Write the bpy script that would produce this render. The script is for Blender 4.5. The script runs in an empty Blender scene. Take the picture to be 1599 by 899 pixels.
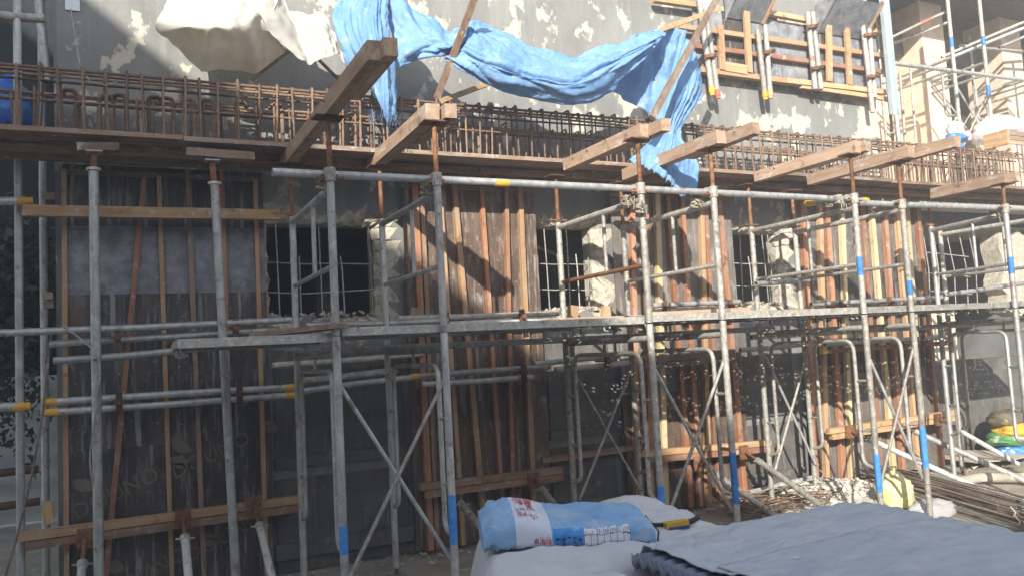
import bpy, bmesh, math, random
from mathutils import Vector, Matrix, noise
random.seed(7)
R = math.radians
V = Vector
scene = bpy.context.scene
col = scene.collection

# ------------------------------------------------------------------ camera
YAW, PIT, ROL, FPX = R(25.71455), R(4.38427), R(-3.08253), 1258.9
CX, CY = 799.5, 449.5
CAM = V((0, 0, 1.6))
fw = V((math.sin(YAW)*math.cos(PIT), math.cos(YAW)*math.cos(PIT), math.sin(PIT)))
r0 = V((math.cos(YAW), -math.sin(YAW), 0)); u0 = r0.cross(fw)
rt = r0*math.cos(ROL) + u0*math.sin(ROL); up = -r0*math.sin(ROL) + u0*math.cos(ROL)
cd = bpy.data.cameras.new('camera'); cam = bpy.data.objects.new('camera', cd); col.objects.link(cam)
cam.matrix_world = Matrix(((rt.x, up.x, -fw.x, CAM.x), (rt.y, up.y, -fw.y, CAM.y), (rt.z, up.z, -fw.z, CAM.z), (0, 0, 0, 1)))
cd.sensor_width = 36; cd.lens = 36*FPX/1599; cd.clip_end = 500; cd.clip_start = 0.05
scene.camera = cam
# ------------------------------------------------------------------ sky, sun, exposure
SUN = V((1, 1.5, -0.8)).normalized()          # direction the light travels
w = bpy.data.worlds.new('World'); scene.world = w; w.use_nodes = True
nt = w.node_tree; bg = nt.nodes['Background']
sky = nt.nodes.new('ShaderNodeTexSky'); sky.sky_type = 'NISHITA'; sky.sun_disc = False
sky.sun_elevation = math.asin(-SUN.z); sky.sun_rotation = math.atan2(-SUN.x, -SUN.y)
hsv = nt.nodes.new('ShaderNodeHueSaturation'); hsv.inputs['Saturation'].default_value = .6
nt.links.new(sky.outputs[0], hsv.inputs['Color']); nt.links.new(hsv.outputs[0], bg.inputs[0]); bg.inputs[1].default_value = 0.14
sl = bpy.data.lights.new('sun', 'SUN'); sl.energy = 5.0; sl.angle = R(0.53); sl.color = (1, 0.94, 0.84)
so = bpy.data.objects.new('sun', sl); col.objects.link(so); so.rotation_euler = SUN.to_track_quat('-Z', 'Y').to_euler()
scene.view_settings.view_transform = 'Standard'; scene.view_settings.look = 'None'
scene.view_settings.exposure = 1.2; scene.view_settings.gamma = 1

# ------------------------------------------------------------------ helpers
def P(px, py, Y):
    "point on the vertical plane at distance Y in front of the camera, seen at photograph position px, py"
    d = rt*((px-CX)/FPX) - up*((py-CY)/FPX) + fw
    return CAM + d*(Y/d.y)
def PZ(px, py, z):
    d = rt*((px-CX)/FPX) - up*((py-CY)/FPX) + fw
    return CAM + d*((z-CAM.z)/d.z)
ORG = {}
def thing(name, label, cat, loc=(0, 0, 0), group=None):
    o = bpy.data.objects.new(name, None); col.objects.link(o); o.location = loc; o.empty_display_size = .1
    ORG[o.name] = V(loc); o['label'] = label; o['category'] = cat
    if group: o['group'] = group
    return o
def tag(o, label, cat, group=None):
    o['label'] = label; o['category'] = cat
    if group: o['group'] = group
    return o
WOODV = {}
class MB:
    def __init__(s): s.v = []; s.f = []; s.sm = []
    def add(s, vs, fs, smooth=False):
        n = len(s.v); s.v += [V(a) for a in vs]; s.f += [[i+n for i in f] for f in fs]; s.sm += [smooth]*len(fs); return s
    def hexa(s, c): return s.add(c, [(0,3,2,1),(4,5,6,7),(0,1,5,4),(1,2,6,5),(2,3,7,6),(3,0,4,7)])
    def box(s, a, b):
        (x0,y0,z0),(x1,y1,z1) = a, b
        return s.hexa([(x0,y0,z0),(x1,y0,z0),(x1,y1,z0),(x0,y1,z0),(x0,y0,z1),(x1,y0,z1),(x1,y1,z1),(x0,y1,z1)])
    def beam(s, p, q, wd, ht, upv=(0, 0, 1), jag=0):
        p, q = V(p), V(q); d = (q-p).normalized(); uv = V(upv); sd = d.cross(uv)
        if sd.length < 1e-4: sd = d.cross(V((0,1,0)))
        sd.normalize(); uv = sd.cross(d).normalized()
        c = []
        for e in (p, q):
            for i, j in ((-1,-1),(1,-1),(1,1),(-1,1)):
                c.append(e + sd*(i*wd/2) + uv*(j*ht/2) + d*random.uniform(-jag, jag))
        return s.add(c, [(0,1,2,3)[::-1],(4,5,6,7),(0,1,5,4),(1,2,6,5),(2,3,7,6),(3,0,4,7)])
    def tube(s, pts, r, seg=10, hollow=False, rr=None):
        pts = [V(a) for a in pts]; n = len(pts); rings = []
        ref = None
        for i, p in enumerate(pts):
            d = ((pts[min(i+1,n-1)]-p).normalized() + (p-pts[max(i-1,0)]).normalized()).normalized()
            if ref is None:
                ref = d.cross(V((0,0,1))) if abs(d.z) < .9 else d.cross(V((1,0,0)))
            a = (ref - d*ref.dot(d)).normalized(); b = d.cross(a); ref = a
            ri = rr[i] if rr else r
            rings.append([p + a*(math.cos(2*math.pi*k/seg)*ri) + b*(math.sin(2*math.pi*k/seg)*ri) for k in range(seg)])
        vs = [q for g in rings for q in g]; fs = []
        for i in range(n-1):
            for k in range(seg):
                k2 = (k+1) % seg; fs.append((i*seg+k, i*seg+k2, (i+1)*seg+k2, (i+1)*seg+k))
        s.add(vs, fs, True)
        if hollow:
            for e, nx in ((0, 1), (n-1, n-2)):
                d = (pts[nx]-pts[e]).normalized(); c = pts[e]
                inn = [c+(q-c)*.8 for q in rings[e]]; deep = [q+d*r*3 for q in inn]
                fs = []
                for k in range(seg):
                    k2 = (k+1) % seg; fs += [(k, seg+k, seg+k2, k2), (seg+k, 2*seg+k, 2*seg+k2, seg+k2)]
                fs.append([2*seg+k for k in range(seg)])
                s.add(rings[e]+inn+deep, fs)
        else:
            s.add(rings[0], [list(range(seg))[::-1]]); s.add(rings[-1], [list(range(seg))])
        return s
    def mesh(s, name, mat, org=V((0,0,0))):
        m = bpy.data.meshes.new(name); m.from_pydata([tuple(a-org) for a in s.v], [], s.f)
        m.polygons.foreach_set('use_smooth', s.sm)
        if mat: m.materials.append(mat)
        m.update(); return m
    def build(s, name, mat, parent=None, fix=True):
        org = ORG.get(parent.name, V((0,0,0))) if parent else V((0,0,0))
        if mat and mat.name in WOODV:
            ds = [max(q[i] for q in s.v)-min(q[i] for q in s.v) for i in range(3)]; mat = WOODV[mat.name][ds.index(max(ds))]
        m = s.mesh(name, mat, org)
        if fix:
            b = bmesh.new(); b.from_mesh(m); bmesh.ops.recalc_face_normals(b, faces=b.faces); b.to_mesh(m); b.free()
        o = bpy.data.objects.new(name, m); col.objects.link(o)
        if parent: o.parent = parent; ORG[o.name] = org
        return o
def link(mesh, name, parent, loc, rot=None):
    o = bpy.data.objects.new(name, mesh); col.objects.link(o)
    if parent: o.parent = parent
    o.location = loc
    if rot: o.rotation_euler = rot
    return o
def bend(pts, r=.06, n=4):
    "round the inner corners of a polyline"
    pts = [V(a) for a in pts]; out = [pts[0]]
    for i in range(1, len(pts)-1):
        a, b, c = pts[i-1], pts[i], pts[i+1]
        k = min(r, (a-b).length*.45, (c-b).length*.45)
        s, e = b+(a-b).normalized()*k, b+(c-b).normalized()*k
        for t in range(n+1):
            t /= n; out.append(s*(1-t)**2 + b*2*t*(1-t) + e*t*t)
    out.append(pts[-1]); return out

# ------------------------------------------------------------------ materials
def pm(name, c1, c2, scale=8, rough=.7, metal=0, bump=.2, stretch=(1,1,1), c3=None, t3=.62, s3=5, st3=(1,1,1), vary=.25, spec=.4, trans=0, bscale=None, sharp=.06):
    m = bpy.data.materials.new(name); m.use_nodes = True; n = m.node_tree.nodes; L = m.node_tree.links
    b = n['Principled BSDF']; b.inputs['Roughness'].default_value = rough; b.inputs['Metallic'].default_value = metal
    b.inputs['Specular IOR Level'].default_value = spec
    tc = n.new('ShaderNodeTexCoord')
    def nz(sc, st, det=6, rg=.6):
        mp = n.new('ShaderNodeMapping'); mp.inputs['Scale'].default_value = st; L.new(tc.outputs['Object'], mp.inputs[0])
        oi = n.new('ShaderNodeObjectInfo'); mu = n.new('ShaderNodeMath'); mu.operation = 'MULTIPLY'; mu.inputs[1].default_value = 37
        L.new(oi.outputs['Random'], mu.inputs[0]); cb = n.new('ShaderNodeCombineXYZ'); L.new(mu.outputs[0], cb.inputs[0]); L.new(mu.outputs[0], cb.inputs[2])
        L.new(cb.outputs[0], mp.inputs['Location'])
        t = n.new('ShaderNodeTexNoise'); t.inputs['Scale'].default_value = sc; t.inputs['Detail'].default_value = det; t.inputs['Roughness'].default_value = rg
        L.new(mp.outputs[0], t.inputs['Vector']); return t
    t1 = nz(scale, stretch)
    rp = n.new('ShaderNodeValToRGB'); rp.color_ramp.elements[0].position = .35; rp.color_ramp.elements[1].position = .65
    rp.color_ramp.elements[0].color = (*c1, 1); rp.color_ramp.elements[1].color = (*c2, 1); L.new(t1.outputs[0], rp.inputs[0])
    out = rp.outputs[0]
    if c3:
        t2 = nz(s3, st3, 8, .65); r2 = n.new('ShaderNodeValToRGB'); r2.color_ramp.elements[0].position = t3; r2.color_ramp.elements[1].position = t3+sharp
        L.new(t2.outputs[0], r2.inputs[0]); mx = n.new('ShaderNodeMix'); mx.data_type = 'RGBA'
        L.new(r2.outputs[0], mx.inputs[0]); L.new(out, mx.inputs[6]); mx.inputs[7].default_value = (*c3, 1); out = mx.outputs[2]
    if vary:
        oi = n.new('ShaderNodeObjectInfo'); mr = n.new('ShaderNodeMapRange'); mr.inputs['To Min'].default_value = 1-vary; mr.inputs['To Max'].default_value = 1+vary
        L.new(oi.outputs['Random'], mr.inputs[0]); hs = n.new('ShaderNodeHueSaturation'); L.new(mr.outputs[0], hs.inputs['Value']); L.new(out, hs.inputs['Color']); out = hs.outputs[0]
    L.new(out, b.inputs['Base Color'])
    if bump:
        t3n = nz(bscale or scale*4, stretch, 8, .7); bp = n.new('ShaderNodeBump'); bp.inputs['Strength'].default_value = bump; bp.inputs['Distance'].default_value = .02
        L.new(t3n.outputs[0], bp.inputs['Height']); L.new(bp.outputs[0], b.inputs['Normal'])
    if trans:
        tr = n.new('ShaderNodeBsdfTranslucent'); L.new(out, tr.inputs[0]); ms = n.new('ShaderNodeMixShader'); ms.inputs[0].default_value = trans
        L.new(b.outputs[0], ms.inputs[1]); L.new(tr.outputs[0], ms.inputs[2]); L.new(ms.outputs[0], n['Material Output'].inputs[0])
    return m
M = {}
M['galv'] = pm('galvanised_steel', (.33,.34,.34), (.52,.52,.50), 22, .52, .5, .15, (1,1,.4), c3=(.30,.25,.20), t3=.57, s3=11, vary=.2, sharp=.10)
M['galvdirt'] = pm('cement_spattered_steel', (.28,.27,.245), (.44,.42,.375), 26, .65, .3, .25, c3=(.52,.49,.43), t3=.56, s3=30, vary=.2)
M['white_steel'] = pm('pale_painted_prop_steel', (.42,.42,.41), (.56,.56,.54), 18, .55, .1, .2, c3=(.30,.24,.18), t3=.57, s3=16)
M['rust'] = pm('rusty_steel', (.16,.07,.035), (.30,.145,.07), 30, .85, .15, .3, c3=(.10,.055,.04), t3=.55, s3=18)
M['rebar'] = pm('rusty_rebar', (.155,.10,.07), (.28,.19,.13), 40, .85, .1, .3, vary=.35)
M['rebar_grey'] = pm('dusty_grey_bar', (.30,.29,.27), (.50,.48,.44), 40, .7, .3, .2)
M['dark_steel'] = pm('dark_rusted_plate', (.09,.06,.045), (.19,.10,.06), 25, .8, .2, .25)
def wood(name, a, b, **k): return pm(name, a, b, 5, .8, 0, .25, (1,1,1), vary=.3, **k)
def grain(name, a, b, c3=(.45,.42,.36), t3=.62, vary=.28):
    # grain runs along the long side of the piece
    vs = []
    for ax_ in range(3):
        st = [1, 1, 1]; st[ax_] = .07
        vs.append(pm(name if ax_ == 0 else name+'_'+'xyz'[ax_], a, b, 26, .82, 0, .45, tuple(st), c3=c3, t3=t3, s3=11, st3=tuple(max(q, .3) for q in st), vary=vary, bscale=70, sharp=.14))
    WOODV[name] = vs; return vs[0]
M['tan'] = grain('tan_timber', (.40,.235,.115), (.54,.345,.185))
M['redwood'] = grain('red_brown_timber', (.29,.125,.068), (.42,.205,.115))
M['brown'] = grain('brown_weathered_timber', (.17,.10,.062), (.29,.18,.115))
M['yellowwood'] = grain('pale_yellow_timber', (.56,.42,.22), (.66,.53,.32))
M['bearer'] = grain('cement_dusted_timber', (.30,.19,.125), (.44,.30,.205), c3=(.52,.46,.38), t3=.56)
M['oldwood'] = grain('old_grey_brown_timber', (.19,.125,.085), (.30,.215,.155), c3=(.36,.33,.29), t3=.58)
M['ply'] = pm('dark_film_plywood', (.034,.031,.029), (.085,.074,.066), 6, .55, 0, .2, (1,1,.5), c3=(.24,.25,.26), t3=.545, s3=9, st3=(1.6,1.6,.5), vary=.25, sharp=.22)
M['plybrown'] = pm('brown_film_plywood', (.075,.05,.038), (.145,.10,.074), 9, .6, 0, .25, (1,1,.35), c3=(.30,.27,.24), t3=.55, s3=9, st3=(1.3,1.3,.5), vary=.15, sharp=.14)
M['plygrey'] = pm('grey_used_plywood', (.13,.135,.15), (.27,.28,.30), 9, .6, 0, .25, c3=(.40,.41,.42), t3=.56, s3=13, vary=.1, sharp=.2)
M['plymid'] = pm('grey_brown_used_plywood', (.10,.088,.078), (.19,.172,.155), 5, .65, 0, .2, (1,1,.5), c3=(.36,.34,.32), t3=.56, s3=9, st3=(1.2,1.2,.6), vary=.12, sharp=.14)
M['broken'] = pm('broken_concrete', (.42,.38,.31), (.66,.61,.51), 16, .95, 0, .9, c3=(.30,.27,.23), t3=.58, s3=22, vary=0)
M['cream'] = pm('cream_render', (.52,.45,.35), (.68,.60,.47), 5, .9, 0, .4, c3=(.40,.31,.22), t3=.62, s3=8, vary=.06)
M['peach'] = pm('peach_render', (.58,.45,.34), (.70,.57,.44), 6, .9, 0, .3, c3=(.45,.31,.21), t3=.63, s3=10, vary=.05)
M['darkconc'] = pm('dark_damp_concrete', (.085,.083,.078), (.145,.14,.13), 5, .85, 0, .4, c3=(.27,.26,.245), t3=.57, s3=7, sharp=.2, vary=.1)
M['interior'] = pm('grey_interior', (.19,.19,.19), (.28,.28,.275), 2, .9, 0, .2, vary=.1)  # plain mottled grey for the room's walls, floor and slab
M['ground'] = pm('dusty_ground', (.30,.265,.215), (.45,.41,.34), 3, .95, 0, .6, c3=(.56,.53,.46), t3=.58, s3=9, vary=0)
M['rubble'] = pm('white_plaster_rubble', (.58,.55,.48), (.76,.73,.66), 14, .95, 0, .6, vary=.15)
M['whitetarp'] = pm('white_canvas', (.74,.71,.64), (.84,.82,.77), 5, .7, 0, .25, c3=(.60,.52,.40), t3=.66, s3=4, trans=.55, vary=0, bscale=14)
M['bluetarp'] = pm('blue_woven_tarpaulin', (.19,.39,.69), (.28,.49,.77), 5, .5, 0, .8, c3=(.58,.71,.86), t3=.56, s3=11, trans=.3, vary=0, bscale=22, sharp=.2)  # the pale third colour paints whitish highlights into the cloth
M['greytarp'] = pm('grey_dusty_tarpaulin', (.50,.51,.53), (.60,.60,.61), 4, .6, 0, .25, c3=(.68,.67,.65), t3=.6, s3=5, vary=0, bscale=18, sharp=.15)
M['bluegrey'] = pm('faded_blue_grey_sheet', (.40,.44,.50), (.52,.55,.59), 7, .65, 0, .5, (.6,1.6,1), st3=(.5,2,1), c3=(.28,.36,.53), t3=.58, s3=4, vary=0, bscale=30, sharp=.25)
M['corr'] = pm('blue_grey_corrugated_metal', (.14,.17,.23), (.21,.24,.31), 6, .5, .3, .1, vary=0)
M['bluepaint'] = pm('blue_marking_paint', (.035,.17,.50), (.07,.26,.60), 30, .6, 0, .15, c3=(.45,.46,.46), t3=.66, s3=25)
M['yellow'] = pm('yellow_marking_paint', (.60,.33,.03), (.72,.44,.06), 25, .6, 0, .1, c3=(.35,.25,.12), t3=.65, s3=20)
M['redpaint'] = pm('red_marking_paint', (.50,.10,.07), (.60,.17,.11), 25, .6, 0, .1)
M['wire'] = pm('knotted_tie_rope', (.24,.21,.15), (.38,.34,.26), 30, .9, 0, .4)
M['rail'] = pm('pale_blue_steel_channel', (.34,.42,.45), (.46,.54,.56), 6, .45, .2, .06, vary=0)
M['leaf'] = pm('dark_green_leaves', (.018,.045,.016), (.05,.095,.03), 3, .5, 0, 0, vary=.1)
M['bark'] = pm('dark_bark', (.06,.045,.03), (.11,.085,.06), 12, .9, 0, .5)
M['fence'] = pm('white_corrugated_fence', (.62,.66,.66), (.74,.77,.76), 5, .5, .1, .05, vary=0)
M['netting'] = pm('black_green_debris_net', (.006,.013,.015), (.014,.022,.023), 10, .8, 0, .2, vary=0)
M['bluebin'] = pm('bright_blue_plastic', (.02,.10,.42), (.04,.16,.52), 6, .4, 0, .1, vary=0)
M['plaswhite'] = pm('thin_white_plastic', (.72,.70,.70), (.82,.80,.80), 8, .4, 0, .3, c3=(.75,.45,.45), t3=.68, s3=7, trans=.3, bscale=14)
M['plasyel'] = pm('thin_yellow_plastic', (.74,.66,.24), (.78,.75,.52), 6, .4, 0, .3, c3=(.78,.77,.62), t3=.56, s3=5, trans=.25, bscale=14)
M['darksack'] = pm('dusty_brown_sack', (.10,.085,.06), (.20,.17,.12), 9, .7, 0, .4, c3=(.55,.42,.10), t3=.6, s3=6)
M['plasgreen'] = pm('green_plastic', (.07,.26,.08), (.14,.36,.12), 8, .4, 0, .3, c3=(.6,.58,.5), t3=.55, s3=7)
M['redwhite'] = pm('red_white_plastic_print', (.75,.72,.70), (.70,.05,.06), 22, .5, 0, .1, vary=0)
M['bluebag'] = pm('blue_print_plastic', (.03,.16,.55), (.08,.30,.70), 12, .4, 0, .2, c3=(.7,.75,.8), t3=.6, s3=10)
M['print_red'] = pm('red_ink', (.50,.07,.06), (.58,.12,.10), 40, .6, 0, 0, vary=0)
M['print_dark'] = pm('navy_ink', (.03,.05,.16), (.05,.08,.2), 40, .6, 0, 0, vary=0)
M['print_blue'] = pm('blue_ink', (.04,.25,.62), (.08,.32,.68), 20, .5, 0, 0, vary=0)
M['print_white'] = pm('white_print', (.66,.68,.74), (.74,.76,.80), 20, .5, 0, 0, vary=0)
M['plyprint'] = pm('faint_tan_stamp', (.15,.13,.095), (.20,.175,.13), 12, .6, 0, 0, vary=0)
M['black'] = pm('black_rubber', (.015,.015,.016), (.03,.03,.032), 20, .6, 0, .1)
M['shadebld'] = pm('neighbour_plaster', (.42,.40,.37), (.52,.50,.46), 2, .9, 0, .2, vary=0)

def concrete_wall_material():
    m = pm('peeling_grey_painted_concrete', (.165,.168,.162), (.245,.245,.23), 2.2, .85, 0, .3, (1,1,.55), vary=0, bscale=26)
    n = m.node_tree.nodes; L = m.node_tree.links; b = n['Principled BSDF']; base = b.inputs['Base Color'].links[0].from_socket
    tc = n.new('ShaderNodeTexCoord'); sx = n.new('ShaderNodeSeparateXYZ'); L.new(tc.outputs['Object'], sx.inputs[0])
    def noi(sc, det, st=(1,1,1), loc=(0,0,0)):
        mp = n.new('ShaderNodeMapping'); mp.inputs['Scale'].default_value = st; mp.inputs['Location'].default_value = loc; L.new(tc.outputs['Object'], mp.inputs[0])
        t = n.new('ShaderNodeTexNoise'); t.inputs['Scale'].default_value = sc; t.inputs['Detail'].default_value = det; t.inputs['Roughness'].default_value = .62
        L.new(mp.outputs[0], t.inputs['Vector']); return t.outputs[0]
    def ramp(src, a, c):
        r = n.new('ShaderNodeMapRange'); r.clamp = True; r.inputs['From Min'].default_value = a; r.inputs['From Max'].default_value = c; L.new(src, r.inputs[0]); return r.outputs[0]
    def mix(f, a, colr):
        x = n.new('ShaderNodeMix'); x.data_type = 'RGBA'; L.new(f, x.inputs[0]); L.new(a, x.inputs[6]); x.inputs[7].default_value = (*colr, 1); return x.outputs[2]
    def math_(op, a, c):
        x = n.new('ShaderNodeMath'); x.operation = op
        for i, q in enumerate((a, c)):
            if isinstance(q, (int, float)): x.inputs[i].default_value = q
            else: L.new(q, x.inputs[i])
        return x.outputs[0]
    streak = ramp(noi(9, 4, (1,1,.06)), .52, .75)
    o = mix(math_('MULTIPLY', streak, .4), base, (.36,.355,.33))
    # flaked patches, crumbling more towards the right-hand end of the wall
    edge = math_('MULTIPLY', ramp(sx.outputs[0], 4.55, 4.85), .17)
    def bell(v, c, wd):
        d = n.new('ShaderNodeMath'); d.operation = 'SUBTRACT'; L.new(v, d.inputs[0]); d.inputs[1].default_value = c
        ab = n.new('ShaderNodeMath'); ab.operation = 'ABSOLUTE'; L.new(d.outputs[0], ab.inputs[0]); return ramp(ab.outputs[0], wd, wd*.3)
    rightish = ramp(sx.outputs[0], 1.9, 2.6)
    row = math_('MULTIPLY', math_('ADD', math_('MULTIPLY', bell(sx.outputs[2], 4.32, .09), .10), math_('ADD', math_('MULTIPLY', bell(sx.outputs[2], 3.93, .10), .035), math_('MULTIPLY', bell(sx.outputs[2], 5.1, .10), .12))), rightish)
    edge = math_('ADD', edge, row)
    low = math_('MULTIPLY', ramp(sx.outputs[2], 3.6, 2.2), -.05)
    pt = math_('ADD', math_('ADD', noi(3.6, 10, (1,1,.75), (3.1,0,1.7)), edge), math_('ADD', low, math_('MULTIPLY', math_('SUBTRACT', noi(.55, 2, (1,1,1), (5,1,2)), .5), .26)))
    f1 = ramp(pt, .556, .588)
    o = mix(f1, o, (.50,.455,.375))
    f2 = ramp(noi(16, 5), .57, .7)
    f3 = math_('MULTIPLY', f1, f2); o = mix(math_('MULTIPLY', f3, .6), o, (.44,.40,.33))
    # blue-green paint remains
    f4 = math_('MULTIPLY', ramp(noi(1.3, 5, (1.4,1,.5), (9,2,4)), .64, .72), .5); o = mix(f4, o, (.20,.33,.40))
    L.new(o, b.inputs['Base Color'])
    bp = n.new('ShaderNodeBump'); bp.inputs['Strength'].default_value = .5; bp.inputs['Distance'].default_value = .01; L.new(f1, bp.inputs['Height']); bp.invert = True; bp.inputs['Strength'].default_value = .35
    old = b.inputs['Normal'].links[0].from_socket; L.new(old, bp.inputs['Normal']); L.new(bp.outputs[0], b.inputs['Normal'])
    return m
M['wall'] = concrete_wall_material()

def layer(m, colr, scale, st, t, sharp, amt, det=7):
    "one more coat of stains, splashes or dust on a material"
    n = m.node_tree.nodes; L = m.node_tree.links; b = n['Principled BSDF']; base = b.inputs['Base Color'].links[0].from_socket
    tc = n.new('ShaderNodeTexCoord'); oi = n.new('ShaderNodeObjectInfo'); mu = n.new('ShaderNodeMath'); mu.operation = 'MULTIPLY'; mu.inputs[1].default_value = 53
    L.new(oi.outputs['Random'], mu.inputs[0]); cb = n.new('ShaderNodeCombineXYZ'); L.new(mu.outputs[0], cb.inputs[0]); L.new(mu.outputs[0], cb.inputs[2])
    mp = n.new('ShaderNodeMapping'); mp.inputs['Scale'].default_value = st; L.new(tc.outputs['Object'], mp.inputs[0]); L.new(cb.outputs[0], mp.inputs['Location'])
    t_ = n.new('ShaderNodeTexNoise'); t_.inputs['Scale'].default_value = scale; t_.inputs['Detail'].default_value = det; t_.inputs['Roughness'].default_value = .65; L.new(mp.outputs[0], t_.inputs['Vector'])
    r = n.new('ShaderNodeMapRange'); r.inputs['From Min'].default_value = t; r.inputs['From Max'].default_value = t+sharp; r.inputs['To Max'].default_value = amt; L.new(t_.outputs[0], r.inputs[0])
    x = n.new('ShaderNodeMix'); x.data_type = 'RGBA'; L.new(r.outputs[0], x.inputs[0]); L.new(base, x.inputs[6]); x.inputs[7].default_value = (*colr, 1); L.new(x.outputs[2], b.inputs['Base Color'])
for k in ('ply','plybrown','plymid'):
    layer(M[k], (.34,.33,.31), 13, (1.6,1.6,.09), .545, .10, .75); layer(M[k], (.20,.10,.055), 6, (1.2,1.2,.25), .57, .12, .55); layer(M[k], (.42,.41,.39), 38, (1,1,1), .63, .05, .75, 4)
for k in ('galv','galvdirt','white_steel'):
    layer(M[k], (.60,.57,.51), 15, (1,1,1), .58, .06, .75); layer(M[k], (.17,.095,.055), 8, (1,1,1), .585, .08, .7)
for k in WOODV:
    for wm in WOODV[k]:
        layer(wm, (.40,.36,.31), 5, (1,1,1), .47, .25, .45)
        layer(wm, (.085,.055,.04), 7, (1,1,1), .58, .10, .6); layer(wm, (.55,.52,.46), 13, (1,1,1), .59, .09, .6)
layer(M['wall'], (.13,.13,.125), 7, (1.5,1,.09), .58, .16, .45); layer(M['wall'], (.44,.42,.37), 34, (1,1,1), .63, .05, .5, 4)
layer(M['darkconc'], (.26,.24,.21), 14, (1.5,1.5,.14), .57, .12, .5); layer(M['darkconc'], (.17,.105,.06), 4, (1,1,.4), .57, .15, .4)
layer(M['bluegrey'], (.58,.58,.57), 3.2, (1,1,1), .52, .25, .5); layer(M['bluegrey'], (.20,.21,.23), 40, (1,1,1), .69, .03, .6, 3); layer(M['bluegrey'], (.33,.31,.28), 9, (.35,2.5,1), .60, .1, .45)
layer(M['greytarp'], (.40,.37,.33), 6, (.6,2,1), .58, .15, .5); layer(M['greytarp'], (.25,.25,.26), 45, (1,1,1), .69, .03, .5, 3)
layer(M['whitetarp'], (.58,.50,.37), 3, (1,1,1), .56, .2, .4); layer(M['broken'], (.22,.19,.16), 9, (1,1,1), .58, .1, .6)
layer(M['peach'], (.35,.24,.16), 7, (1.5,1.5,.2), .6, .1, .45)

# ------------------------------------------------------------------ setting
WALL, PLY = 6.50, 6.40          # concrete face, plywood face
g = MB()
NX = 60
def gz(x, y): return .02*noise.noise(V((x*.7, y*.7, 0)))
xs = [-60, -20, -8] + [-4+.35*i for i in range(60)] + [25, 45, 80]; ys = [-60, -20, -6] + [-2+.3*i for i in range(48)] + [18, 40, 80]
g.add([(x, y, gz(x, y)-.02) for y in ys for x in xs], [(j*len(xs)+i, j*len(xs)+i+1, (j+1)*len(xs)+i+1, (j+1)*len(xs)+i) for j in range(len(ys)-1) for i in range(len(xs)-1)], True)
o = g.build('ground', M['ground']); o['kind'] = 'structure'

# neighbouring block whose roof edge throws the big diagonal shade (stands left of and behind the viewer)
nb = thing('neighbour_building', 'tall plastered neighbouring block outside the left edge, shading the yard', 'building', (-9, -8, 0))
HB = 4.22 + .8*5.8
MB().box((-14, -26, -.3), (-5.9, 3.0, HB)).build('wall', M['shadebld'], nb)
MB().box((-14.2, -26.2, HB), (-5.88, 3.2, HB+.02)).build('roof', M['darkconc'], nb)

ob_ = thing('added_opposite_building', 'low plastered building added unseen behind the viewer to cut fill light', 'building', (12, -9, 0))  # unseen block, added to cut ground bounce and sky fill in the shade
MB().box((-5.8, -14, -.3), (32, -6.2, 5.4)).build('wall', M['shadebld'], ob_)
MB().box((-5.8, -14.1, 5.4), (32.1, -6.1, 5.5)).build('roof', M['darkconc'], ob_)
bld = thing('concrete_building', 'grey concrete building with peeling paint and broken-out window openings', 'building', (3, WALL, 0))
def jag_rect(x0, x1, z0, z1, amp, n=11, seed=0):
    random.seed(seed); pts = []
    cs = [(x0,z0),(x1,z0),(x1,z1),(x0,z1)]
    for i in range(4):
        a, b = cs[i], cs[(i+1) % 4]
        for k in range(n):
            t = k/n; q = amp*random.uniform(-1, .8)
            x = a[0]+(b[0]-a[0])*t; z = a[1]+(b[1]-a[1])*t
            cxm, czm = (x0+x1)/2, (z0+z1)/2; l = math.hypot(x-cxm, z-czm)
            pts.append((x+(x-cxm)/l*q, z+(z-czm)/l*q))
    return pts
WIN = [(1.03, 1.88, 1.95, 2.70), (3.34, 4.02, 1.94, 2.72), (5.66, 6.36, 1.94, 2.70)]
bm = bmesh.new()
def loop(pts, y):
    vs = [bm.verts.new((p[0], y, p[1])) for p in pts]
    for i in range(len(vs)): bm.edges.new((vs[i], vs[(i+1) % len(vs)]))
    return vs
outer = [(-.42,-.3),(8.55,-.3),(8.55,.8),(8.50,1.4),(8.58,2.0),(8.52,2.6),(8.6,3.28),(8.05,3.3),(7.98,4.2),(8.03,5.2),(7.99,7.2),(-.42,7.2)]
loop(outer, WALL); outl = []
for i, (x0,x1,z0,z1) in enumerate(WIN):
    op = jag_rect(x0-.10, x1+.16, z0-.09, z1+.11, .12, 18, 3+i); outl.append(op); loop(op, WALL)
bmesh.ops.triangle_fill(bm, use_beauty=True, use_dissolve=False, edges=bm.edges[:])
bmesh.ops.recalc_face_normals(bm, faces=bm.faces)
me = bpy.data.meshes.new('front_wall'); 
for v in bm.verts: v.co -= V((3, WALL, 0))
bm.to_mesh(me); bm.free(); me.materials.append(M['wall'])
fwall = bpy.data.objects.new('front_wall', me); col.objects.link(fwall); fwall.parent = bld; ORG['front_wall'] = V((3, WALL, 0))
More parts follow.
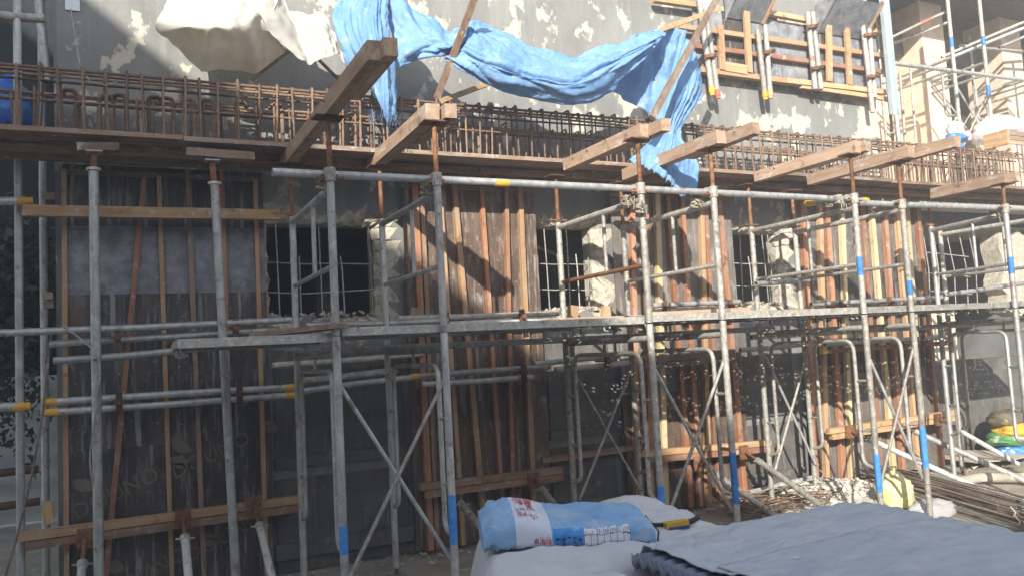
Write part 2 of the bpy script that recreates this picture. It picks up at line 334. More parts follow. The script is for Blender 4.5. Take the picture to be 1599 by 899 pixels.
for i, (x0,x1,z0,z1) in enumerate(WIN):
    op = outl[i]; n = len(op); random.seed(50+i); b = MB(); cxm, czm = (x0+x1)/2, (z0+z1)/2; rings = []
    for k in range(6):
        t = k/5; ring = []
        for (x, z) in op:
            ix = min(max(x, x0), x1); iz = min(max(z, z0), z1)
            q = min(1, t*1.6); s = noise.noise(V((x*14, z*14, k*1.7+i*9)))*.07 if 0 < k < 5 else 0
            y = WALL + (.0 if k == 0 else .05*q + .17*max(0, t-.5)*2) - max(0, s)*.5
            xx = x+(ix-x)*q; zz = z+(iz-z)*q
            ring.append((xx+(cxm-xx)*s, y+s*.3, zz+(czm-zz)*s))
        rings.append(ring)
    b.add([p for r in rings for p in r], [(k*n+j, k*n+(j+1) % n, (k+1)*n+(j+1) % n, (k+1)*n+j) for k in range(5) for j in range(n)])
    b.build('broken_edge', M['broken'], bld)
    # exposed steel in the opening
    nv = (5, 6, 6)[i]
    for k in range(nv):
        x = x0+.08+(x1-x0-.12)*k/(nv-1)+random.uniform(-.03,.03); dx = random.uniform(-.03,.03)
        top = z1+.05 if random.random() < .8 else z1-.25
        MB().tube([(x, WALL+.09, z0-.05), (x+dx*.5, WALL+.085, (z0+z1)/2), (x+dx, WALL+.09, top)], .0065, 6).build('window_bar', M['rebar_grey'], bld)
    for z in (z0+.2, z0+.44):
        MB().tube([(x0-.06, WALL+.10, z+.012), (x0+.3, WALL+.10, z-.006), ((x0+x1)/2, WALL+.10, z), (x1+.06, WALL+.10, z+random.uniform(-.02,.02))], .006, 6).build('window_bar', M['rebar_grey'], bld)
    # loose rubble on the sill
    b = MB(); random.seed(90+i)
    for k in range(70):
        c = V((random.uniform(x0-.02, x1+.02), WALL+random.uniform(.0,.12), z0+random.uniform(-.005,.03))); s = random.uniform(.008,.03)
        d = [V((random.uniform(-1,1), random.uniform(-1,1), random.uniform(-.7,.7))).normalized()*s*random.uniform(.6,1.2) for _ in range(8)]
        bb = bmesh.new(); vs = [bb.verts.new(c+q) for q in d]; bmesh.ops.convex_hull(bb, input=vs); bb.verts.ensure_lookup_table(); bb.verts.index_update()
        b.add([v.co.copy() for v in bb.verts], [[v.index for v in f.verts] for f in bb.faces]); bb.free()
    o = b.build('sill_rubble', M['broken'], bld); o['kind'] = 'stuff'
MB().box((-.42, WALL+.23, -.3), (10.9, 6.78, .0)).build('plinth', M['darkconc'], bld)
# room behind the openings
b = MB(); b.box((-.40, 9.4, 0), (30, 9.5, 3.2)); b.build('back_wall', M['interior'], bld)
MB().box((-.44, WALL+.005, -.2), (-.36, 9.4, 7.2)).build('side_wall', M['wall'], bld)
MB().box((-.36, WALL+.012, 2.98), (8.6, 9.4, 3.22)).build('floor_slab', M['interior'], bld)
for x in (1.6, 3.75, 6.1, 7.4): MB().box((x, 7.5, 0), (x+.14, 7.64, 2.98)).build('inner_pillar', M['darkconc'], bld)
MB().tube([(3.1, 6.9, 2.75), (4.3, 7.2, 2.45)], .02, 8).build('inner_strut', M['galv'], bld)
MB().box((-.36, 6.75, -.1), (30, 9.4, .01)).build('room_floor', M['interior'], bld)
# band and ledge on the lower wall
for (x0, x1) in ((1.02, 2.08), (3.42, 4.1), (5.68, 6.38)):
    MB().box((x0, WALL-.035, .78), (x1, WALL-.002, .86)).build('ledge', M['darkconc'], bld)
    MB().box((x0, WALL-.022, .0), (x1, WALL-.001, .7)).build('base_panel', M['darkconc'], bld)
    MB().box((x0+.01, WALL-.018, .88), (x1-.01, WALL-.0015, 1.70)).build('base_panel', M['darkconc'], bld)
    MB().box((x0-.02, WALL-.06, .10), (x1+.02, WALL-.024, .22)).build('footing', M['darkconc'], bld)
# right-hand wing, set back, with columns in the sun
MB().box((7.93, WALL+.01, 3.31), (8.03, 8.6, 7.2)).build('return_wall', M['cream'], bld)
MB().box((8.62, WALL+.02, 3.0), (40, 12, 3.36)).build('upper_floor', M['cream'], bld)
MB().box((8.03, 8.5, 3.36), (10.75, 8.6, 6.45)).build('side_panel', M['cream'], bld)
MB().box((8.0, 12, 3.36), (40, 12.1, 7.2)).build('rear_wall', M['peach'], bld)
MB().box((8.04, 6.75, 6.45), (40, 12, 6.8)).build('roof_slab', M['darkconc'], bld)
for px in (1448, 1572, 1690):
    c = P(px, 150, 7.8)
    MB().box((c.x, 7.8, 3.36), (c.x+.50, 8.42, 6.45)).build('column', M['peach'], bld)
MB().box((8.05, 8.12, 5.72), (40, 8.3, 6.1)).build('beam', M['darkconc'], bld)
# lower right: broken opening and low dark wall beyond the last formwork
MB().box((12.6, 6.6, 0), (12.8, 9.4, 3.0)).build('end_wall', M['interior'], bld)
b = MB(); jr = jag_rect(9.05, 9.62, 1.16, 1.80, .03, 8, 21)
b.add([(x, 6.9, z) for x, z in jr] + [(x, 7.05, z) for x, z in jr], [list(range(len(jr)))] + [(k, (k+1) % len(jr), len(jr)+(k+1) % len(jr), len(jr)+k) for k in range(len(jr))])
b.build('pier', M['cream'], bld)
MB().box((8.7, 6.72, -.1), (10.6, 6.9, 1.17)).build('low_wall', M['darkconc'], bld)
b = MB(); jr = jag_rect(10.05, 10.9, 1.7, 2.75, .06, 9, 31)
b.add([(x, 6.5, z) for x, z in jr] + [(x, 6.75, z) for x, z in jr], [list(range(len(jr)))] + [(k, (k+1) % len(jr), len(jr)+(k+1) % len(jr), len(jr)+k) for k in range(len(jr))])
b.build('pier', M['broken'], bld)
MB().box((8.6, WALL+.02, 2.86), (11, WALL+.2, 3.0)).build('lintel', M['darkconc'], bld)
for k in range(5):
    x = 8.72+.24*k+random.uniform(-.05,.05)
    MB().tube([(x, WALL+.1, 1.75), (x+.03, WALL+.09, 2.3), (x-.03+random.uniform(-.06,.06), WALL+.1, 2.9)], .007, 6).build('window_bar', M['rebar_grey'], bld)
for z in (2.03, 2.25, 2.5): MB().tube([(8.55, WALL+.11, z+.02), (9.0, WALL+.12, z), (9.5, WALL+.06, z-.05)], .0065, 6).build('window_bar', M['rebar_grey'], bld)
MB().box((9.35, 7.3, 0), (9.55, 7.5, 3)).build('inner_pillar', M['peach'], bld)
MB().box((8.65, 7.5, 2.55), (10.2, 7.55, 2.6)).build('inner_rail', M['oldwood'], bld)

# ------------------------------------------------------------------ formwork panels between the openings
def leaf_poly(c, s, a):
    pts = []
    for k in range(10):
        t = k/9; pts.append((t, .28*math.sin(math.pi*t)))
    for k in range(8, 0, -1):
        t = k/9; pts.append((t, -.28*math.sin(math.pi*t)))
    ca, sa = math.cos(a), math.sin(a)
    return [(c[0]+s*(x*ca-z*sa), c[1]+s*(x*sa+z*ca)) for x, z in pts]
def text2d(body, size):
    cu = bpy.data.curves.new('t', 'FONT'); cu.body = body; cu.size = size; cu.resolution_u = 3
    ob = bpy.data.objects.new('t', cu); col.objects.link(ob)
    dg = bpy.context.evaluated_depsgraph_get(); dg.update()
    m = bpy.data.meshes.new_from_object(ob.evaluated_get(dg))
    vs = [(v.co.x, v.co.y) for v in m.vertices]; fs = [list(p.vertices) for p in m.polygons]
    bpy.data.objects.remove(ob); bpy.data.meshes.remove(m); bpy.data.curves.remove(cu)
    return vs, fs
def panel(name, label, x0, x1, seams, mats, battens, z0=.02, z1=3.06):
    t = thing(name, label, 'formwork', ((x0+x1)/2, PLY, 0), None)
    zs = [z0]+seams+[z1]
    for i in range(len(zs)-1):
        dy = -.002*((i*2) % 3)
        MB().box((x0+.004*i, PLY+dy, zs[i]+.002), (x1-.003*i, PLY+.018+dy, zs[i+1]+.03-.012)).build('plywood_sheet', M[mats[i % len(mats)]], t)
    for (xt, xb, mt, wd) in battens:
        jz = random.uniform(-.06, .02)
        MB().beam((xb, PLY-.036, z0), (xt, PLY-.034, z1+jz), wd, .050, (0,-1,0)).build('batten', M[mt], t)
    MB().box((x0, PLY-.012, z1-.06), (x1, PLY-.008, z1-.02)).build('top_cleat', M['oldwood'], t)
    return t
def X(px, py, y=PLY-.05): return P(px, py, y).x
def bat(lst):   # (px at y=400, px at y=490 or lower, material, width)
    out = []
    for (pa, ya, pb, yb, m, wd) in lst:
        a, b = P(pa, ya, PLY-.05), P(pb, yb, PLY-.05); k = (a.x-b.x)/(a.z-b.z)
        out.append((a.x+k*(3.06-a.z), a.x+k*(.02-a.z), m, wd))
    return out
f0 = panel('plywood_formwork', 'dark stained plywood formwork at the far left behind two upright props', -.40, .985, [1.06, 2.13, 2.62], ['ply','ply','plygrey','ply'],
    bat([(100,300,104,880,'tan',.032),(222,300,203,500,'redwood',.036),(249,300,268,880,'tan',.030),(294,300,318,880,'oldwood',.034),(347,300,362,800,'redwood',.036),(399,300,413,780,'tan',.032)]))
f1 = panel('plywood_formwork', 'brown plywood formwork right of the first window, dappled with sun', 2.10, 3.36, [1.18, 2.42], ['plybrown','plybrown','plybrown'],
    bat([(653,400,657,490,'redwood',.05),(663,400,667,490,'brown',.035),(694,400,700,490,'tan',.036),(719,400,727,490,'tan',.045),(759,400,765,490,'redwood',.036),(793,400,795,490,'redwood',.036),(817,400,821,490,'tan',.044)]))
f2 = panel('plywood_formwork', 'plywood formwork with one yellow batten between second and third windows', 4.16, 5.62, [1.12, 2.3], ['plybrown','plymid','plymid'],
    bat([(989,400,991,500,'redwood',.05),(1010,400,1012,500,'redwood',.055),(1029,400,1031,470,'yellowwood',.058),(1050,400,1056,480,'redwood',.05),(1071,400,1076,480,'redwood',.045),(1098,400,1100,480,'tan',.05),(1106,400,1110,480,'redwood',.04),(1131,400,1138,480,'redwood',.06)]))
f3 = panel('plywood_formwork', 'sunlit plywood formwork with many close battens right of third window', 6.50, 8.50, [1.15, 2.3], ['plymid','ply','plymid'],
    bat([(1258,400,1262,480,'redwood',.06),(1283,400,1285,480,'tan',.055),(1296,400,1301,480,'redwood',.065),(1318,400,1321,480,'yellowwood',.055),(1352,400,1357,470,'redwood',.055),(1368,400,1374,470,'yellowwood',.055),(1387,400,1392,470,'redwood',.06),(1407,400,1413,470,'tan',.05),(1422,400,1427,470,'yellowwood',.055),(1440,400,1447,470,'redwood',.06)]))
# maker's stamp on the left-hand sheets
a = R(22)
vs, fs = text2d('DOUNO', .15)
for (ox, oz) in ((-.33,.60),(.30,.80),(.38,.20),(-.15,.02)):
    o = MB().add([(ox+x*math.cos(a)-y*math.sin(a), PLY-.0055, oz+x*math.sin(a)+y*math.cos(a)) for x, y in vs], fs).build('stamped_lettering', M['plyprint'], f0); o['kind'] = 'stuff'
    for dx, dz, aa in ((.60,.36,-.5),(-.02,.27,-.5)):
        lp = leaf_poly((ox+dx, oz+dz), .16, aa); MB().add([(x, PLY-.0055, z) for x, z in lp], [list(range(len(lp)))]).build('stamped_leaf', M['plyprint'], f0)

# short kicker formwork at the foot of the sunlit bay
for i, px in enumerate((1298,1313,1335,1353,1372,1405,1440)):
    pass
# ------------------------------------------------------------------ walings
def pipe(name, label, p, q, r=.0243, mat='galv', ends=None, cat='pipe', group=None, seg=12):
    p, q = V(p), V(q); t = thing(name, label, cat, (p+q)/2, group)
    MB().tube([p, p+(q-p)*.5+V((0,0,random.uniform(-.009,.007))), q], r, seg, True).build('tube', M[mat], t)
    d = (q-p).normalized()
    for e, (f, mt, ln) in enumerate(ends or []):
        a = p+(q-p)*f if f < 1 else q
        if f == 0: s0, s1 = p-d*.001, p+d*ln
        elif f == 1: s0, s1 = q-d*ln, q+d*.001
        else: s0, s1 = a, a+d*ln
        b = MB(); b.tube([s0, s1], r+.0012, seg, True); b.build('paint_band', M[mt], t)
    return t
def zline(a, b, Y): return P(*a, Y), P(*b, Y)
YW = 6.24
y_ = ('yellow',)
pipe('scaffold_pipe', 'long grey pipe crossing the far-left formwork at platform height', P(-40,521,6.16), P(455,499,6.20))
pipe('waling_pipe', 'grey waling pipe with tan tip just under the long left pipe', P(77,537,YW), P(428,514,YW), ends=[(1,'tan',.05)])
pipe('scaffold_pipe', 'short grey pipe beside the cable on the left upright prop', P(83,563,5.98), P(300,545,5.98))
pipe('waling_pipe', 'upper yellow-ended waling pipe across the left plywood', P(65,628,YW), P(459,604,YW), ends=[(0,'yellow',.09),(1,'yellow',.07)])
pipe('waling_pipe', 'lower yellow-ended waling pipe across the left plywood', P(67,644,YW), P(461,616,YW), ends=[(0,'yellow',.09),(1,'yellow',.07)])
pipe('waling_pipe', 'stubby thick pipe below the first window, behind the first frame', P(473,595,6.28), P(619,578,6.28), r=.031, mat='galvdirt')
pipe('waling_pipe', 'lower pipe below the first window meeting a yellow-ended one', P(474,610,YW), P(642,589,YW))
pipe('waling_pipe', 'upper waling pipe with a yellow end across the brown formwork', P(641,588,YW+.004), P(857,572,YW), ends=[(0,'yellow',.07),(1,'tan',.06)])
pipe('waling_pipe', 'plain lower waling pipe across the brown formwork', P(659,600,YW), P(832,588,YW))
pipe('waling_pipe', 'pale waling pipe just above the platform on the brown formwork', P(620,497,YW), P(872,489,YW), mat='galvdirt')
pipe('waling_pipe', 'second pale waling pipe just above the platform on the brown formwork', P(656,508,YW), P(869,498,YW), mat='white_steel')
pipe('scaffold_pipe', 'pipe lying behind the platform under the first window sill', P(478,508,6.1), P(700,500,6.1))
pipe('scaffold_pipe', 'dirty pipe crossing the dark gap below the first window', P(425,570,6.34), P(660,552,6.34), mat='galvdirt')
pipe('waling_pipe', 'waling pipe with timber tip below the second window', P(834,568,YW), P(966,555,YW), ends=[(1,'tan',.07)])
pipe('waling_pipe', 'lower waling pipe below the second window', P(867,577,YW), P(1002,563,YW))
pipe('waling_pipe', 'upper grey waling pipe on the yellow-batten formwork above the platform', P(1018,477,YW), P(1155,471,YW))
pipe('waling_pipe', 'yellow-ended waling pipe on the yellow-batten formwork above the platform', P(1011,487,YW-.03), P(1150,480,YW-.02), ends=[(0,'yellow',.08),(1,'yellow',.07)], mat='galvdirt')
pipe('waling_pipe', 'upper grey waling pipe across the sunlit formwork above the platform', P(1266,475,YW), P(1472,464,YW))
pipe('waling_pipe', 'rust-toned lower waling pipe across the sunlit formwork above the platform', P(1258,486,YW-.02), P(1440,477,YW), mat='rust')
pipe('waling_pipe', 'grey waling pipe below the platform on the sunlit formwork', P(1288,537,YW), P(1481,526,YW))
pipe('waling_pipe', 'yellow-ended brown waling pipe below the platform on the sunlit formwork', P(1283,549,YW), P(1482,535,YW), ends=[(0,'yellow',.07),(1,'yellow',.08)], mat='rust')
pipe('waling_pipe', 'thin pipe below the third window behind the speckled frame', P(1156,546,YW), P(1255,537,YW), mat='galvdirt')
pipe('scaffold_pipe', 'white pipe lying low on the wall beside the rubble', P(1170,770,6.30), P(1275,745,6.30), mat='white_steel', r=.034)
pipe('scaffold_pipe', 'pale rail pipe at knee height inside the third window frame', P(1180,443,5.7), P(1262,438,5.95))
pipe('scaffold_pipe', 'low pipe across the last opening above the platform', P(1473,460,5.7), P(1600,442,5.6))
# form-tie clamps gripping the walings
def clamp(px, py, n, label):
    p = P(px, py, 6.19); t = thing('form_tie_clamp', label, 'clamp', p)
    MB().box(p+V((-.020,-.018,-.085)), p+V((.020,.012,.065))).build('plate', M['dark_steel'], t)
    MB().tube([p+V((0,.2,0)), p+V((0,-.07,0))], .009, 6).build('tie_rod', M['rust'], t)
    MB().tube([p+V((0,-.055,0)), p+V((0,-.025,0))], .02, 6).build('nut', M['rust'], t)
    return t
for px, py, lb in ((184,527,'rusty clamp on the left pipes beside the red batten'),(368,513,'rusty clamp on the left pipes beside the second upright prop'),
    (186,627,'rusty clamp on the yellow-ended pipes beside the red batten'),(374,613,'rusty clamp on the yellow-ended pipes beside the second upright prop'),
    (697,499,'rusty clamp on the pale pipes beside the second front post'),(815,494,'rusty clamp on the pale pipes at the brown formwork right side'),
    (818,581,'rusty clamp on lower pipes at the brown formwork right side'),(604,503,'clamp behind the second frame at platform height'),
    (1038,482,'rusty clamp on the pipes above the platform on the yellow-batten formwork'),(1140,478,'rusty clamp at the right edge of the yellow-batten formwork'),
    (1314,477,'rusty clamp on pipes above the platform on the sunlit formwork'),(1389,472,'second rusty clamp above the platform on the sunlit formwork'),
    (1441,531,'rusty clamp below the platform on the sunlit formwork'),(948,563,'rusty clamp on the pipes below the second window')):
    clamp(px, py, 0, lb)

def timber(name, label, p, q, wd, ht, mat, cat='timber', upv=(0,0,1)):
    p, q = V(p), V(q); t = thing(name, label, cat, (p+q)/2)
    MB().beam(p, q, wd, ht, upv, .004).build('beam', M[mat], t); return t
def dbl(label, a, b, mat, mat2, Y=6.21, dz=.062):
    p, q = P(*a, Y), P(*b, Y); t = thing('timber_waling', label, 'waling', (p+q)/2)
    MB().beam(p, q, .06, .055, jag=.01).build('upper_timber', M[mat], t)
    MB().beam(p+V((.05,.01,-dz)), q+V((.015,.01,-dz)), .06, .055, jag=.01).build('lower_timber', M[mat2], t)
    return t
t = timber('timber_rail', 'tan timber rail crossing high on the left plywood', P(35,329,6.2), P(437,336,6.2), .05, .075, 'tan')
dbl('doubled tan timber waling low on the left plywood', (28,838), (472,778), 'tan', 'brown')
dbl('doubled brown timber waling low on the brown formwork', (655,760), (876,733), 'brown', 'brown')
dbl('doubled timber waling low on the yellow-batten formwork', (1000,708), (1202,690), 'tan', 'redwood')
dbl('doubled sunlit timber waling low on the close-battened formwork', (1292,673), (1492,643), 'tan', 'tan')
dbl('doubled timber waling under the platform on the yellow-batten formwork', (1018,560), (1142,549), 'oldwood', 'oldwood', 6.24)
timber('timber_plank', 'thin plank lying along the wall below the second window', P(845,718,6.40), P(1000,697,6.40), .06, .05, 'oldwood', 'plank')
# raking props pushing on the walings
def rake(label, top, foot, mat='white_steel', r=.027):
    top, foot = V(top), V(foot); d = (foot-top).normalized(); t = thing('raking_prop', label, 'prop', foot)
    MB().tube([top+d*.02, top+d*.24], .015, 8).build('screw', M['rust'], t)
    j = top+d*.2
    MB().tube([j, j+(foot-j)*.5, foot], r, 10, True).build('tube', M[mat], t)
    MB().tube([j+V((-.06,0,.004)), j+V((.06,0,-.004))], .008, 6).build('handle', M['galvdirt'], t)
    MB().tube([j-d*.02, j+d*.02], r+.006, 10).build('collar', M['galvdirt'], t)
    MB().box(top+V((-.05,.0,-.075)), top+V((.05,.022,.055))).build('head_plate', M['rust'], t)
    return t
def ft(px, py, z=.03): return PZ(px, py, z)
rake('white raking prop at the far left under the tan waling', P(133,838,6.15), P(118,985,5.7))
rake('white raking prop under the tan waling between the upright props', P(286,806,6.15), P(302,985,5.4))
rake('white raking prop under the tan waling beside the second upright prop', P(397,786,6.15), P(445,985,5.4))
rake('grey raking prop running from brown waling down behind the cement bag', P(704,768,6.15), P(800,880,5.2), 'galvdirt')
rake('short raking prop at the right end of the brown waling', P(834,748,6.15), P(900,830,5.3), 'galvdirt')
rake('grey raking prop beside the fourth front post, left of the pair', P(1092,722,6.15), P(1250,832,5.1), 'galvdirt')
rake('grey raking prop with rusty head plate running to the blue sheet', P(1163,704,6.15), P(1330,822,4.9), 'galvdirt')
rake('lowest raking prop of three on the sunlit formwork', P(1328,672,6.15), P(1640,812,4.6), 'white_steel', .028)
rake('middle raking prop of three on the sunlit formwork', P(1402,661,6.15), P(1640,768,5.0), 'white_steel', .028)
rake('upper right raking prop of three on the sunlit formwork', P(1466,653,6.15), P(1590,724,5.8), 'white_steel', .026)

# ------------------------------------------------------------------ upright props at the left
def upright(label, top, screw, px_b, Y, r):
    a = P(*top, Y); b = P(*px_b, Y); t = thing('upright_prop', label, 'prop', (b.x, Y, 0))
    base = V((b.x+(b.x-a.x)*.25, Y, 0)); s = P(*screw, Y)
    MB().tube([base, (base+s)/2, s], r, 12, True).build('tube', M['galv'], t)
    MB().tube([s-V((0,0,.05)), a], r*.72, 10).build('screw', M['rust'], t)
    MB().tube([s-V((0,0,.012)), s+V((0,0,.006))], r*1.5, 12).build('collar', M['galvdirt'], t)
    MB().box(a+V((-.05,-.05,-.005)), a+V((.05,.05,.005))).build('head_plate', M['galvdirt'], t)
    MB().box(base+V((-.07,-.07,0)), base+V((.07,.07,.008))).build('foot_plate', M['galvdirt'], t)
    return t
upright('grey upright prop at the left with a cable tied to it', (147,238), (146,264), (155,899), 5.86, .030)
upright('grey upright prop with a threaded rusty top under the deck', (331,252), (335,286), (365,899), 5.86, .030)
for a, b, h, lb in (((120,231),(186,231),.05,'short timber packer on the left upright prop'),((290,238),(396,246),.055,'long timber packer under the deck on the second upright prop')):
    timber('timber_packer', lb, P(*a,5.86), P(*b,5.86), .09, h, 'oldwood')
cb = [P(98,509,6.1), P(118,522,6.0), P(140,540,5.85), P(153,555,5.80), P(157,580,5.80), P(150,640,5.80), P(139,720,5.82), P(146,760,5.85)]
tag(MB().tube(bend(cb,.08), .006, 6).build('cable', M['galvdirt']), 'thin grey cable looped over the left pipe and hanging by the prop', 'cable')
p = P(148,552,5.82); t = thing('pipe_coupler', 'shiny coupler on the left upright prop', 'coupler', p)
MB().box(p+V((-.025,-.03,-.03)), p+V((.025,.01,.03))).build('body', M['galvdirt'], t); MB().tube([p+V((0,-.05,0)), p+V((0,-.02,0))], .012, 6).build('bolt', M['galv'], t)

# ------------------------------------------------------------------ deck, rebar cage, bearers
deck = thing('formwork_deck', 'ledge of dark rough planks along the whole wall carrying the rebar', 'deck', (4.5, 6.1, 3.16))
random.seed(12)
for row, (y0, y1, z) in enumerate(((5.78,5.99,3.132),(6.0,6.19,3.13),(6.2,6.385,3.134))):
    x = -1.6 - row*.5
    while x < 11.2:
        ln = random.uniform(1.5, 2.5); dz = random.uniform(-.012,.014); sk = random.uniform(-.015,.015)
        MB().hexa([(x,y0+sk,z+dz),(x+ln-.01,y0-sk,z+dz),(x+ln-.01,y1,z+dz),(x,y1,z+dz),(x,y0+sk,z+dz+.032),(x+ln-.01,y0-sk,z+dz+.032),(x+ln-.01,y1,z+dz+.032),(x,y1,z+dz+.032)]).build('plank', M['brown' if random.random() < .6 else 'oldwood'], deck)
        x += ln
for y in (6.05, 6.3):
    x = -1.6
    while x < 10.5:
        ln = random.uniform(1.8, 2.4); MB().box((x, y-.03, 3.072), (x+ln-.02, y+.03, 3.118)).build('joist', M['brown'], deck); x += ln

cage = thing('rebar_cage', 'long rusty rebar cage standing on the plank ledge along the wall', 'rebar', (4.5, 6.1, 3.2))
def stirrup(z0, z1, y0, y1, r):
    pts = [(0,y0+.04,z1-.05),(0,y0,z1),(0,y0,z0),(0,y1,z0),(0,y1,z1),(0,y0-.005,z1+.004),(.012,y0+.01,z1-.055)]
    return MB().tube(bend(pts, .02, 2), r, 6).mesh('stirrup', M['rebar'], V((0, 6.1, 3.2)))
s1 = [stirrup(3.17, 3.625, 5.93, 6.06, .0080), stirrup(3.17, 3.635, 5.935, 6.05, .0080)]
s2 = stirrup(3.18, 3.56, 6.27, 6.38, .0072)
x = -1.35; k = 0; org = ORG['rebar_cage']
random.seed(5)
while x < 9.75:
    o = link(s1[k % 2], 'stirrup', cage, V((x, 6.1, 3.2+random.uniform(-.010,.008)))-org, (random.uniform(-.012,.012), random.uniform(-.04,.04), random.uniform(-.09,.09)))
    link(s2, 'stirrup', cage, V((x+.055, 6.1, 3.2+random.uniform(-.02,.03)))-org, (0, random.uniform(-.05,.05), random.uniform(-.09,.09)))
    x += random.uniform(.108, .135); k += 1
def wav(y, z, r, amp=.012):
    pts = []; n = 40; s = random.uniform(0, 90)
    for i in range(n+1):
        x = -1.5+11.3*i/n; pts.append((x, y+amp*noise.noise(V((x*.6, s, 0))), z+amp*noise.noise(V((x*.6, s, 9)))))
    MB().tube(pts, r, 7).build('main_bar', M['rebar'], cage)
for y, z, r in ((5.952,3.612,.011),(5.95,3.56,.010),(6.04,3.612,.010),(6.04,3.55,.009),(6.29,3.545,.010),(6.36,3.545,.010),(6.3,3.49,.009),(5.95,3.20,.009),(6.04,3.20,.008),(6.3,3.21,.009),(5.953,3.40,.007)): wav(y, z, r)
for px, py in ((118,142),(155,150),(197,150),(232,152),(270,155),(303,157),(333,158),(368,160),(715,200),(747,203),(780,205),(440,165),(560,180)):
    c = P(px, py, 6.12); zt = c.z
    d = random.choice((-1, 1, -1)); pts = [(c.x, 6.12, 3.19), (c.x, 6.12, zt), (c.x+d*.07, 6.15, zt+.012), (c.x+d*.085, 6.16, zt-.03)]
    MB().tube(bend(pts, .05, 4), .0155, 8).build('hooked_bar', M['rebar'], cage)

BEAR = [(1.09, 3.56, 6.14, 3.02, .08, .10, 'the thickest timber bearer, nearest, rising to the top left'), (1.755, 4.46, 6.05, 3.04, .09, .10, 'pale-ended timber bearer on the second front post, left of the blue tarp fold'),
        (3.29, 4.36, 5.66, 3.03, .085, .095, 'timber bearer on the third front post, left of the drooping blue tarp'), (3.93, 4.24, 5.76, 3.0, .085, .095, 'timber bearer crossing in front of the drooping blue tarp tail'),
        (5.38, 4.48, 5.73, 3.04, .085, .095, 'shorter timber bearer on the fifth front post'), (5.94, 4.16, 5.62, 3.01, .09, .10, 'long lapped timber bearer on the sixth front post, below the columns'), (7.32, 4.5, 5.36, 2.875, .085, .10, 'rightmost timber bearer, on the last front post')]
for i, (x, y0, y1, z, wd, ht, lb) in enumerate(BEAR):
    t = thing('timber_bearer', lb, 'beam', (x, y0, z))
    ex = .02*(-1)**i
    MB().beam((x+ex, y0+(.12,.14,.22,.26,.1,.34,.12)[i], z+.005+ht/2), (x, y1, z+.005+ht/2), wd, ht, jag=.008).build('timber', M['bearer'], t)
    MB().beam((x+wd*.95, y0+(.06,.1,.06,.0,.06,.0,.06)[i], z+.007+ht/2), (x+wd*.98, y0+.75, z+.007+ht/2), wd*.85, ht*.9, jag=.01).build('lapped_timber', M['bearer'], t)

random.seed(23)
for i, (x, y0, y1, z, wd, ht, lb) in enumerate(BEAR):
    t = [o for o in bpy.data.objects if o.get('label') == lb][0]
    for k in range(3):
        yy = y0+.35+random.uniform(0, 1.1); MB().tube([(x-wd/2-.012, yy, z+.02+ht*random.uniform(.3,.8)), (x-wd/2+.01, yy, z+.02+ht*.5)], .004, 6).build('nail', M['rust'], t)
